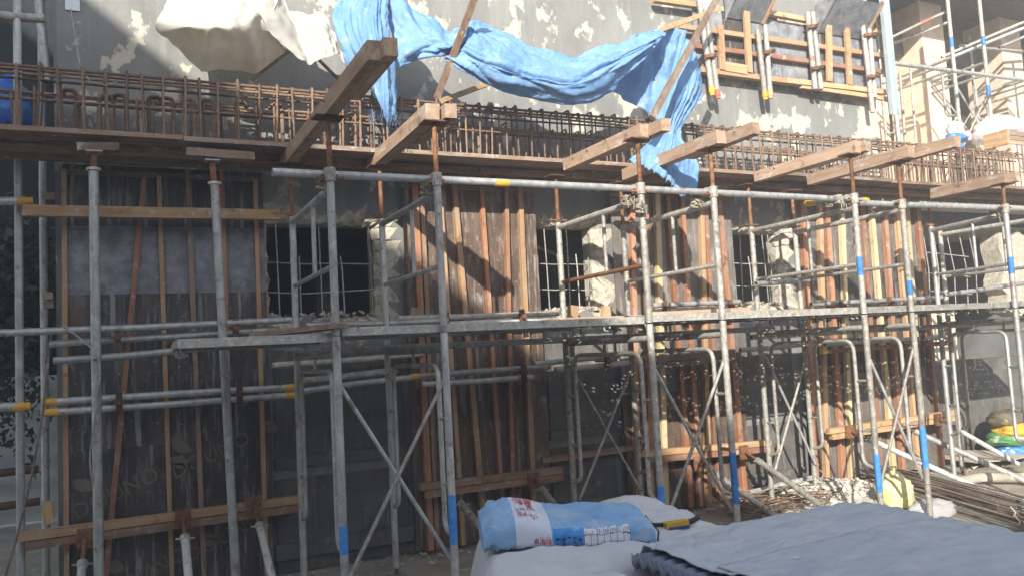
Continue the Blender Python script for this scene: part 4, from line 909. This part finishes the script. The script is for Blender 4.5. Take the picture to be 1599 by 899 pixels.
# corrugated sheets with a faded sheet over them
XL, XR, YT = 1.79, 3.03, 2.70
def cz(x, y): return .79 + .02*math.sin((x-XL)/(XR-XL)*2.6) - .02*(YT-y)
t = thing('corrugated_sheet', 'corrugated metal sheet whose ribbed edge shows at the bottom', 'metal sheet', (XL, 1.5, .84))
b = MB(); nr = 38; ny = 8*nr
vs = []; NXc = 14
for j in range(ny+1):
    y = .35+(YT-.35)*j/ny; s = .011*math.sin(2*math.pi*j/8)
    for i in range(NXc): 
        x = XL-.03+(XR-XL)*i/(NXc-1); vs.append((x, y, cz(x,y)+s-.006))
b.add(vs, [(j*NXc+i, j*NXc+i+1, (j+1)*NXc+i+1, (j+1)*NXc+i) for j in range(ny) for i in range(NXc-1)], True)
o = b.build('sheet', M['corr'], t); md = o.modifiers.new('thick', 'SOLIDIFY'); md.thickness = .003
b = MB(); vs = []
for j in range(ny+1):
    y = .35+(YT-.35)*j/ny; s = .013*math.sin(2*math.pi*j/8)
    vs += [(XL-.035, y, cz(XL,y)+s+.002), (XL-.036, y, cz(XL,y)+s-.035)]
b.add(vs, [(2*j, 2*j+1, 2*j+3, 2*j+2) for j in range(ny)], True)
o = b.build('closure_strip', M['corr'], t); md = o.modifiers.new('thick', 'SOLIDIFY'); md.thickness = .004
def cover(name, lb, xa, xb_, ya, yb_, dz, mat, seed):
    b = MB(); nx, ny = 170, 150; vs = []
    for j in range(ny):
        for i in range(nx):
            x = xa+(xb_-xa)*i/(nx-1); y = ya+(yb_-ya)*j/(ny-1)
            z = cz(x, y)+dz+.010*noise.noise(V((x*2.2, y*5, seed)))+.014*abs(noise.noise(V((x*3+y*5, y*9-x*2, seed+3))))-.030*max(0, .22-1.6*abs(noise.noise(V((x*5-y*3, y*4+x*2, seed+7)))))+.022*max(0, .2-2.2*abs(noise.noise(V((x*3+y*2.5, y*3-x*1.5, seed+17)))))+.003*abs(noise.noise(V((x*14+y*9, y*17, seed+2))))+.003*noise.noise(V((x*20,y*20,seed)))
            ed = max(0, x-(XR-.02)); z -= ed*2.2+max(0, y-YT)*1.5
            if ed > 0: x = XR-.02+ed*.35
            vs.append((x, y, z))
    b.add(vs, [(j*nx+i, j*nx+i+1, (j+1)*nx+i+1, (j+1)*nx+i) for j in range(ny-1) for i in range(nx-1)], True)
    o = b.build(name, M[mat]); tag(o, lb, 'sheet'); md = o.modifiers.new('thick','SOLIDIFY'); md.thickness = .004; md.offset = 1; return o
cover('faded_sheet', 'faded blue-grey sheet over the corrugated metal in the foreground', XL+.02, XR+.35, 2.20, YT+.10, .020, 'bluegrey', 2)
cover('faded_sheet', 'second blue-grey sheet lapped in front at the lower right corner', XL+.05, XR+.38, .3, 2.30, .027, 'bluegrey', 8)

# ------------------------------------------------------------------ cement bag
A0, A1 = V((1.315, 3.13, 0)), V((2.0, 2.887, 0)); ax = (A1-A0).normalized(); ay = V((-ax.y, ax.x, 0)); LB = (A1-A0).length; WB = .40
bag = thing('cement_bag', 'blue and white printed paper sack lying on the grey tarpaulin', 'bag', A0+V((0,0,.83)))
def bagp(u, s, off=0):
    "u 0..1 along the sack, s 0..1 round it: 0 bottom front, .16 top of the front side, .5 back"
    H = (.104 + .032*math.exp(-((u-.2)/.15)**2) - .010*math.exp(-((u-.55)/.12)**2))*min(1, .5+7*min(u+.01, 1.01-u))**.6
    th = 2*math.pi*s - math.pi*.75
    c, s_ = math.cos(th), math.sin(th); e = .5
    yy = -math.copysign(abs(math.sin(th+math.pi/4+math.pi/2))**e, math.sin(th+math.pi/4+math.pi/2))
    zz = -math.copysign(abs(math.cos(th+math.pi/4+math.pi/2))**(e*1.1), math.cos(th+math.pi/4+math.pi/2))
    W = WB*(.9+.1*math.sin(math.pi*u))
    y = W/2 + yy*W/2; z = H/2 + zz*H/2 + max(0, zz)*y*.10
    p = A0 + ax*(u*LB) + ay*y; 
    nse = .010*noise.noise(V((u*7, y*14, z*20))) - .022*max(0, .35-3*abs(noise.noise(V((u*9+y*9, y*11-u*5, z*9))))) - .014*max(0, .4-3*abs(noise.noise(V((u*24-y*10, y*21, z*22))))) + (.022*max(0,.26-u)*abs(noise.noise(V((u*26+y*16, y*9, 4))))*8)
    zb = .752 + .02*math.exp(-((p.x-1.5)**2+(p.y-3.3)**2)/.10)
    return V((p.x, p.y, max(zb, .74)+z)) + (-ay*(-yy)*0) + V((0,0,1))*nse + (ay*yy*.6+V((0,0,zz*.8)))*off
b = MB(); nu, nsx = 64, 64
b.add([bagp(i/(nu-1), j/nsx) for i in range(nu) for j in range(nsx)], [(i*nsx+j, i*nsx+(j+1) % nsx, (i+1)*nsx+(j+1) % nsx, (i+1)*nsx+j) for i in range(nu-1) for j in range(nsx)], True)
b.add([bagp(0, j/nsx) for j in range(nsx)], [list(range(nsx))]); b.add([bagp(1, j/nsx) for j in range(nsx)], [list(range(nsx))])
def bag_material():
    m = pm('printed_paper_sack', (.17,.37,.63), (.30,.48,.69), 5, .55, 0, .4, c3=(.50,.53,.54), t3=.53, s3=8, vary=0, sharp=.2, bscale=18)
    n = m.node_tree.nodes; L = m.node_tree.links; bs = n['Principled BSDF']; base = bs.inputs['Base Color'].links[0].from_socket
    tc = n.new('ShaderNodeTexCoord'); dp = n.new('ShaderNodeVectorMath'); dp.operation = 'DOT_PRODUCT'; dp.inputs[1].default_value = ax; L.new(tc.outputs['Object'], dp.inputs[0])
    rp = n.new('ShaderNodeValToRGB'); rp.color_ramp.interpolation = 'CONSTANT'
    e = rp.color_ramp.elements; e[0].position = 0; e[0].color = (0,0,0,1); e[1].position = .185*LB; e[1].color = (1,1,1,1); q = e.new(.39*LB); q.color = (0,0,0,1)
    L.new(dp.outputs['Value'], rp.inputs[0]); mx = n.new('ShaderNodeMix'); mx.data_type = 'RGBA'; L.new(rp.outputs[0], mx.inputs[0]); L.new(base, mx.inputs[6]); mx.inputs[7].default_value = (.64,.68,.78,1)
    L.new(mx.outputs[2], bs.inputs['Base Color']); return m
M['sack'] = bag_material()
sack = b.build('sack', M['sack'], bag)
ORG[sack.name] = ORG['cement_bag']
def on_side(vs, fs, u0, s0, su, ss, name, mat, off=.0018, rot=False):
    out = MB(); out.add([bagp(u0+(y if rot else x)*su, s0+(x if rot else y)*ss, off) for x, y in vs], fs); return out.build(name, M[mat], sack)
def quadgrid(u0, u1, s0, s1, nu_, ns_): 
    return [(u0+(u1-u0)*i/nu_, s0+(s1-s0)*j/ns_) for i in range(nu_+1) for j in range(ns_+1)], [(i*(ns_+1)+j, (i+1)*(ns_+1)+j, (i+1)*(ns_+1)+j+1, i*(ns_+1)+j+1) for i in range(nu_) for j in range(ns_)]
SB, ST = .150, .335
v, f = quadgrid(.40, .575, SB, ST, 14, 8); on_side(v, f, 0, 0, 1, 1, 'blue_label', 'print_blue', .0012)
v, f = quadgrid(.58, .85, SB, ST, 24, 8); on_side(v, f, 0, 0, 1, 1, 'grid_label', 'print_white', .0012)
gl = MB()
for k in range(8):
    u = .58+.27*k/7; v, f = quadgrid(u-.0013, u+.0013, SB, ST, 1, 8); gl.add([bagp(a, c, .0022) for a, c in v], f)
for s in (.26,):
    v, f = quadgrid(.58, .85, s-.002, s+.002, 24, 1); gl.add([bagp(a, c, .0022) for a, c in v], f)
gl.build('grid_lines', M['print_dark'], sack)
def put(body, u0, s0, h, mat, name, ls=1.0, rot=False):
    vs, fs = text2d(body, 1.0)
    on_side(vs, fs, u0, s0, h*ls, h*1.75, name, mat, .003)
for k, tx in enumerate(('1','2','21','20','25','3','10')): put(tx, .586+.0386*k, .275, .03, 'print_dark', 'printed_number', .85)
put('粤海牌', .285, .20, .036, 'print_red', 'printed_name')
put('家美日用灰', .41, .21, .033, 'print_dark', 'printed_name')
def put_top(body, u0, s0, h, mat):
    vs, fs = text2d(body, 1.0)
    out = MB(); out.add([bagp(u0-y*h, s0+x*.085, .004) for x, y in vs], fs); out.build('printed_name', M[mat], sack)
put_top('皇冠', .262, .385, .062, 'print_red'); put_top('引潮', .322, .385, .055, 'print_red')
b = MB(); 
for k in range(1):
    b.tube([bagp(1, .02), bagp(1.0,.08)+ax*.014, bagp(1,.16)+ax*.01, bagp(1,.3)+ax*.014, bagp(1,.5)+ax*.008], .004, 6)
b.build('stitched_end', M['black'], bag)

# knife lying next to the sack
c = P(1055,812,3.05); c.z = hz(c.x, c.y)+.014
t = thing('utility_tool', 'small yellow and black hand tool lying beside the sack', 'tool', c)
MB().beam(c+V((-.055,.01,0)), c+V((.055,-.01,.004)), .045, .024).build('yellow_grip', M['yellow'], t)
MB().beam(c+V((-.045,0,-.012)), c+V((.05,-.022,-.010)), .04, .012).build('lower_grip', M['print_dark'], t)
MB().tube([c+V((.05,-.005,0)), c+V((.10,.005,.003)), c+V((.15,.03,.006))], .012, 7).build('jaw', M['black'], t)
MB().tube([c+V((-.05,.03,0)), c+V((-.12,.06,.004)), c+V((-.20,.09,.008))], .010, 7).build('handle', M['black'], t)

# ------------------------------------------------------------------ ground clutter on the right
def chunks(name, area, n, smin, smax, mat, zf, seed):
    random.seed(seed); b = MB()
    for k in range(n):
        x, y = area(); s = random.uniform(smin, smax)*random.random()**.5; z = zf(x, y)+s*.2
        bb = bmesh.new(); vs = [bb.verts.new((x+random.uniform(-s,s), y+random.uniform(-s,s), z+random.uniform(-s,s)*.6)) for _ in range(7)]
        bmesh.ops.convex_hull(bb, input=vs); bb.verts.index_update()
        b.add([v.co.copy() for v in bb.verts], [[v.index for v in f.verts] for f in bb.faces]); bb.free()
    return b.build(name, M[mat])
def pile_z(x, y): return max(0, .16*math.exp(-((x-6.15)**2/.5+(y-5.95)**2/.12)))
b = MB(); n = 46
b.add([(5.2+2.2*i/(n-1), 5.2+1.25*j/(n-1), pile_z(5.2+2.2*i/(n-1), 5.2+1.25*j/(n-1))*(1+.5*noise.noise(V((i*.4, j*.4, 0))))-.012) for j in range(n) for i in range(n)], [(j*n+i, j*n+i+1, (j+1)*n+i+1, (j+1)*n+i) for j in range(n-1) for i in range(n-1)], True)
pl = b.build('rubble_pile', M['rubble']); pl['kind'] = 'stuff'; pl['label'] = 'heap of white plaster rubble in the sun at the wall foot'; pl['category'] = 'rubble'
o = chunks('rubble', lambda: (random.gauss(6.1,.55), random.gauss(5.9,.28)), 900, .008, .05, 'rubble', pile_z, 3); o['kind'] = 'stuff'; o['label'] = 'loose white plaster lumps scattered over the rubble heap'; o['category'] = 'rubble'
o = chunks('debris', lambda: (random.uniform(-.3,9), 6.42-abs(random.gauss(0,.35))), 500, .008, .04, 'broken', lambda x, y: 0, 4); o['kind'] = 'stuff'; o['label'] = 'small broken concrete crumbs along the foot of the wall'; o['category'] = 'debris'
# bundles of reinforcing bar
def bundle(label, a, b_, n, spread, seed, hooks=True, rad=.0062):
    random.seed(seed); a, b_ = V(a), V(b_); t = thing('rebar_bundle', label, 'rebar', (a+b_)/2)
    d = (b_-a).normalized(); sd = V((-d.y, d.x, 0))
    for k in range(n):
        o_ = random.uniform(-1,1); z = random.uniform(.01,.16)*(1-abs(o_)*.6); p = a+sd*o_*spread+V((0,0,z))+d*random.uniform(-.2,.2); q = b_+sd*(o_+random.uniform(-.35,.35))*spread+V((0,0,z+random.uniform(-.02,.02)))+d*random.uniform(-.3,.3)
        m = (p+q)/2+V((random.uniform(-.03,.03), random.uniform(-.03,.03), random.uniform(-.01,.02)))
        pts = [p, m, q]
        if hooks and random.random() < .5: pts += [q+d*.03+V((0,0,.04)), q+V((0,0,.075))-d*.02]
        MB().tube(pts, rad, 6).build('bar', M['rebar' if random.random() < .6 else 'rebar_grey'], t)
bundle('long bundle of rusty bars lying at the lower right', PZ(1370,745,.05), PZ(1640,820,.05), 60, .30, 1)
bundle('small pile of rusty bars and stirrups beside the blue sheet', PZ(1150,800,.05), PZ(1290,770,.05), 26, .24, 2)
t = thing('stirrup_pile', 'tangle of bent stirrups at the rubble edge', 'rebar', PZ(1215,795,.03)); random.seed(6); c = PZ(1215,795,.05)
for k in range(16):
    o_ = c+V((random.uniform(-.5,.5), random.uniform(-.2,.25), random.uniform(0,.10))); a = random.uniform(0,3.1); ca, sa = math.cos(a), math.sin(a)
    pts = [o_+V((ca*x-sa*y, sa*x+ca*y, random.uniform(-.01,.03))) for x, y in ((-.2,-.1),(.2,-.1),(.2,.1),(-.2,.1),(-.2,-.08))]
    MB().tube(bend(pts,.02,2), .005, 6).build('stirrup', M['rebar'], t)
# plastic bags
def blob_bag(name, label, c, sx, sy, sz, mat, seed, cat='bag', knot=True, parts=()):
    t = thing(name, label, cat, c); b = MB(); nu, nv = 40, 28; c = V(c)
    for i in range(nu+1):
        for j in range(nv):
            v = math.pi*i/nu; u = 2*math.pi*j/nv
            d = V((math.sin(v)*math.cos(u), math.sin(v)*math.sin(u), math.cos(v)))
            r = 1+.20*noise.noise(d*1.7+V((seed,0,0)))+.13*abs(noise.noise(d*4+V((0,seed,0))))+.05*noise.noise(d*11)
            z = d.z*sz*r
            b.v.append(c+V((d.x*sx*r, d.y*sy*r, max(z, -sz*.55)+sz*.55)))
    b.f = [[i*nv+j, i*nv+(j+1) % nv, (i+1)*nv+(j+1) % nv, (i+1)*nv+j] for i in range(nu) for j in range(nv)]; b.sm = [True]*len(b.f)
    b.build('body', M[mat], t)
    if knot:
        p = c+V((0,0,sz*1.45)); MB().tube([p-V((0,0,.03)), p+V((0,0,.01)), p+V((.02,0,.05)), p+V((.05,.01,.06))], .02, 7, rr=[.022,.009,.014,.02]).build('knot', M[mat], t)
    return t
blob_bag('plastic_bag', 'crumpled yellow and white plastic bag beside the fifth front post', PZ(1420,790,.0)+V((-.05,.1,0)), .16, .15, .19, 'plasyel', 3)
blob_bag('plastic_bag', 'crushed clear white plastic bag in front of the yellow one', PZ(1455,806,.0), .26, .12, .09, 'plaswhite', 5, knot=False)
blob_bag('plastic_bag', 'white plastic sack on the upper right ledge', P(1562,212,7.0), .40, .25, .17, 'plaswhite', 8, knot=False)
blob_bag('plastic_bag', 'small white and red plastic bag on the upper right ledge', P(1543,222,6.9), .22, .18, .12, 'plaswhite', 14, knot=False)
blob_bag('plastic_bag', 'clear tied bag standing at foot of the first column', P(1493,212,6.7), .11, .10, .12, 'plaswhite', 9)
blob_bag('blue_wrapper', 'blue printed wrapper at the foot of the first column', P(1494,222,6.5), .18, .10, .07, 'bluebag', 19, 'wrapper', False)
blob_bag('red_wrapper', 'red and white plastic scrap beside the blue wrapper', P(1510,221,6.5), .06, .06, .08, 'redwhite', 29, 'wrapper', False)
t = thing('wooden_crate', 'small pale wooden crate at the upper right edge', 'crate', P(1590,228,6.6)); a = P(1556,230,6.55)
for k in range(3): MB().box((a.x, 6.4, a.z+.01+.058*k), (a.x+.9, 6.43, a.z+.06+.058*k)).build('slat', M['bearer' if k < 2 else 'oldwood'], t)
MB().box((a.x-.03, 6.38, a.z), (a.x+.02, 6.7, a.z+.19)).build('end_post', M['tan'], t)
MB().box((a.x+.32, 6.07, 3.18), (a.x+.7, 6.25, 3.70)).build('concrete_stub', M['cream'], bld)
# sacks stacked at the right
c = P(1572,690,6.25); c.z = .03
for k, (dx, dy, z, m, lb) in enumerate(((0,0,0,'bluebag','bottom blue sack of the stack at the right edge'),(.05,.05,.15,'plasgreen','green patterned sack in the stack at the right edge'),(0,.0,.28,'yellow','yellow banded sack in the stack at the right edge'),(.1,.05,.42,'darksack','dark top sack of the stack at the right edge'))):
    blob_bag('stacked_sack', lb, c+V((.20+dx+.06*(-1)**k,dy,z*.85)), .36, .22, .12, m, 43+5*k, 'sack', False)
blob_bag('plastic_bag', 'bright blue plastic bag on the ground at the right edge', PZ(1592,708,.0), .16, .14, .12, 'bluebin', 61, knot=False)
tag(MB().tube([PZ(1455,760,.03), PZ(1530,745,.06), PZ(1620,745,.06)], .05, 10).build('ground_hose', M['ground']), 'thick dusty hose lying on the sunlit ground', 'hose')
b = MB(); cc = PZ(1530,715,.05); random.seed(3)
b.add([cc+V((x, y, .05*noise.noise(V((x*3,y*3,0)))+.02)) for x, y in ((-.5,-.3),(.0,-.4),(.5,-.3),(.6,.2),(.1,.35),(-.4,.25),(0,0))], [(0,1,6),(1,2,6),(2,3,6),(3,4,6),(4,5,6),(5,0,6)])
o = b.build('canvas_scrap', M['cream']); tag(o, 'flat beige scrap of canvas on the sunlit ground', 'canvas'); md = o.modifiers.new('s','SOLIDIFY'); md.thickness = .01
# hazard tape
t = thing('hazard_tape', 'red and white hazard tape hanging beside the last opening', 'tape', P(1477,510,6.1))
random.seed(2); a = P(1474,498,6.1); 
for k in range(12):
    z = a.z-.022*k; MB().hexa([(a.x+.02*math.sin(k), 6.10, z-.022),(a.x+.075+.02*math.sin(k),6.09,z-.022),(a.x+.075+.02*math.sin(k),6.094,z-.022),(a.x+.02*math.sin(k),6.104,z-.022),(a.x+.02*math.sin(k-1),6.10,z),(a.x+.075+.02*math.sin(k-1),6.09,z),(a.x+.075+.02*math.sin(k-1),6.094,z),(a.x+.02*math.sin(k-1),6.104,z)]).build('stripe', M['print_red' if k % 2 else 'print_white'], t)

# ------------------------------------------------------------------ far left: neighbouring scaffold, net, tree, fence
net = thing('dark_hoarding', 'dark netted hoarding behind the scaffold at the left edge', 'hoarding', (-2.5, 8.6, 0))
for k in range(7):
    x0 = -5.2+.68*k; z0 = 1.15 if x0 < -.62 else 0
    MB().box((x0, 8.6+.02*(k % 2), 1.6), (x0+.67, 8.64, 7.2)).build('panel', M['netting'], net)
pf = thing('white_fence', 'white corrugated fence glimpsed at the lower left', 'fence', (-2.5, 10.5, 0))
b = MB(); vs = []; n = 60
for j in range(n+1):
    z = 2.6*j/n; s = .012*math.sin(j*2*math.pi/6); vs += [(-6, 10.5+s, z), (-.2, 10.5+s, z)]
b.add(vs, [(2*j, 2*j+1, 2*j+3, 2*j+2) for j in range(n)]); b.build('sheet', M['fence'], pf)
for x in (-4.5, -2.2, -.6): MB().box((x, 10.44, 0), (x+.05, 10.48, 2.6)).build('post', M['dark_steel'], pf)
for k, (px, Y, lb) in enumerate(((28,6.3,'outer scaffold post at the left picture edge'),(66,6.7,'inner scaffold post beside the left end of the wall'))):
    c = P(px, 200, Y); tpost('scaffold_post', lb, c.x, Y, 0, 7, 'galv')
for a, b, Y, lb, m, e in (((-40,318),(40,314),6.2,'short pipe with yellow end behind the timber rail at the left edge','galv',[(1,'yellow',.05)]),((-40,640),(38,634),6.2,'pipe with yellow end level with the yellow-ended waling pipes','galv',[(1,'yellow',.06)]),
    ((-30,20),(70,30),6.3,'upper left cross pipe near the top corner','galvdirt',None),((60,0),(75,130),6.6,'bright upright pipe at the upper left corner','galv',None),((-30,742),(60,732),7.2,'dark lower rail before the white fence','dark_steel',None),((-30,795),(62,782),7.2,'second dark rail before the white fence','dark_steel',None)):
    pipe('scaffold_pipe', lb, P(*a,Y), P(*b,Y), mat=m, ends=e, r=.03)
tag(MB().tube([P(80,520,6.3), P(66,650,6.2), P(50,740,6.1), P(26,840,6.0), P(8,900,6.0)], .008, 6).build('rope', M['oldwood']), 'slack rope hanging down at the left edge', 'rope')
blob_bag('blue_tarp_bundle', 'bright blue tarpaulin bundle behind the rebar at the left edge', P(12,205,6.75), .16, .20, .26, 'bluebin', 71, 'tarpaulin', False)
for k, (px, py, lb) in enumerate(((75,463,'upper pale timber block at the left edge of the plywood'),(76,476,'lower pale timber block at the left edge of the plywood'),(78,308,'small grey block standing on the timber rail'),(75,800,'pale wooden stake beside the left waling end'))):
    c = P(px, py, 6.3); t = thing('timber_block', lb, 'timber', c); h = .03 if k < 3 else .09
    MB().beam(c+V((-.03,0,0)), c+V((.03,0,.004)), .06, h*1.6).build('block', M['oldwood' if k < 3 else 'tan'], t)
c = P(112,6,6.44); t = thing('wall_notice', 'small blank white notice fixed at the top left of the wall', 'notice', c)
MB().box((c.x-.045, 6.488, c.z-.03), (c.x+.05, 6.494, c.z+.12)).build('board', M['print_white'], t)
tag(MB().tube([P(110,14,6.47), P(118,60,6.4), P(124,98,6.1), P(140,128,5.9), P(165,134,5.9), P(190,126,5.9)], .004, 5).build('cord', M['wire']), 'thin pale cord hanging from the white notice to the rebar', 'cord')
# tree
tr = thing('tree', 'dark leafy tree behind the scaffold at the left edge', 'tree', (-1.6, 9.3, 0))
MB().tube([(-1.6,9.3,0),(-1.55,9.3,1.2),(-1.7,9.25,2.2),(-1.6,9.2,3.2)], .06, 8, rr=[.08,.07,.05,.03]).build('trunk', M['bark'], tr)
for k in range(7):
    z = 1+.3*k; MB().tube([(-1.58,9.28,z),(-1.58+random.uniform(-.5,.6),9.0,z+.4),(-1.5+random.uniform(-.8,.8),8.5,z+.5)], .02, 6, rr=[.03,.02,.01]).build('branch', M['bark'], tr)
b = MB(); random.seed(17)
for k in range(4200):
    cl = random.choice([(-1.5,8.0,2.3),(-.95,8.0,1.75),(-1.9,8.1,1.9),(-1.2,8.1,2.7),(-.8,8.1,2.4),(-1.7,8.2,1.5),(-1.05,8.0,1.35)])
    p = V(cl)+V((random.gauss(0,.24), random.gauss(0,.18), random.gauss(0,.22))); s = random.uniform(.025,.055)
    d = V((random.uniform(-1,1), random.uniform(-1,1), random.uniform(-1,.3))).normalized(); e = d.cross(V((random.uniform(-1,1), random.uniform(-1,1), random.uniform(-1,1)))).normalized()
    b.add([p, p+d*s+e*s*.45, p+d*s*2.1, p+d*s-e*s*.45], [(0,1,2,3)])
o = b.build('foliage', M['leaf'], tr, fix=False); o['kind'] = 'stuff'

# ------------------------------------------------------------------ added haze volume: mostly lens veil, some site dust
o = MB().box((-61, -61, -1.2), (81, 81, 9.4)).build('haze', None); o['kind'] = 'stuff'
hm = bpy.data.materials.new('veil_dust_haze'); hm.use_nodes = True; hn = hm.node_tree.nodes; hn.remove(hn['Principled BSDF'])
pv = hn.new('ShaderNodeVolumePrincipled'); pv.inputs['Color'].default_value = (.93, .93, .94, 1); pv.inputs['Density'].default_value = .018; pv.inputs['Anisotropy'].default_value = .2
hm.node_tree.links.new(pv.outputs[0], hn['Material Output'].inputs['Volume']); o.data.materials.append(hm)
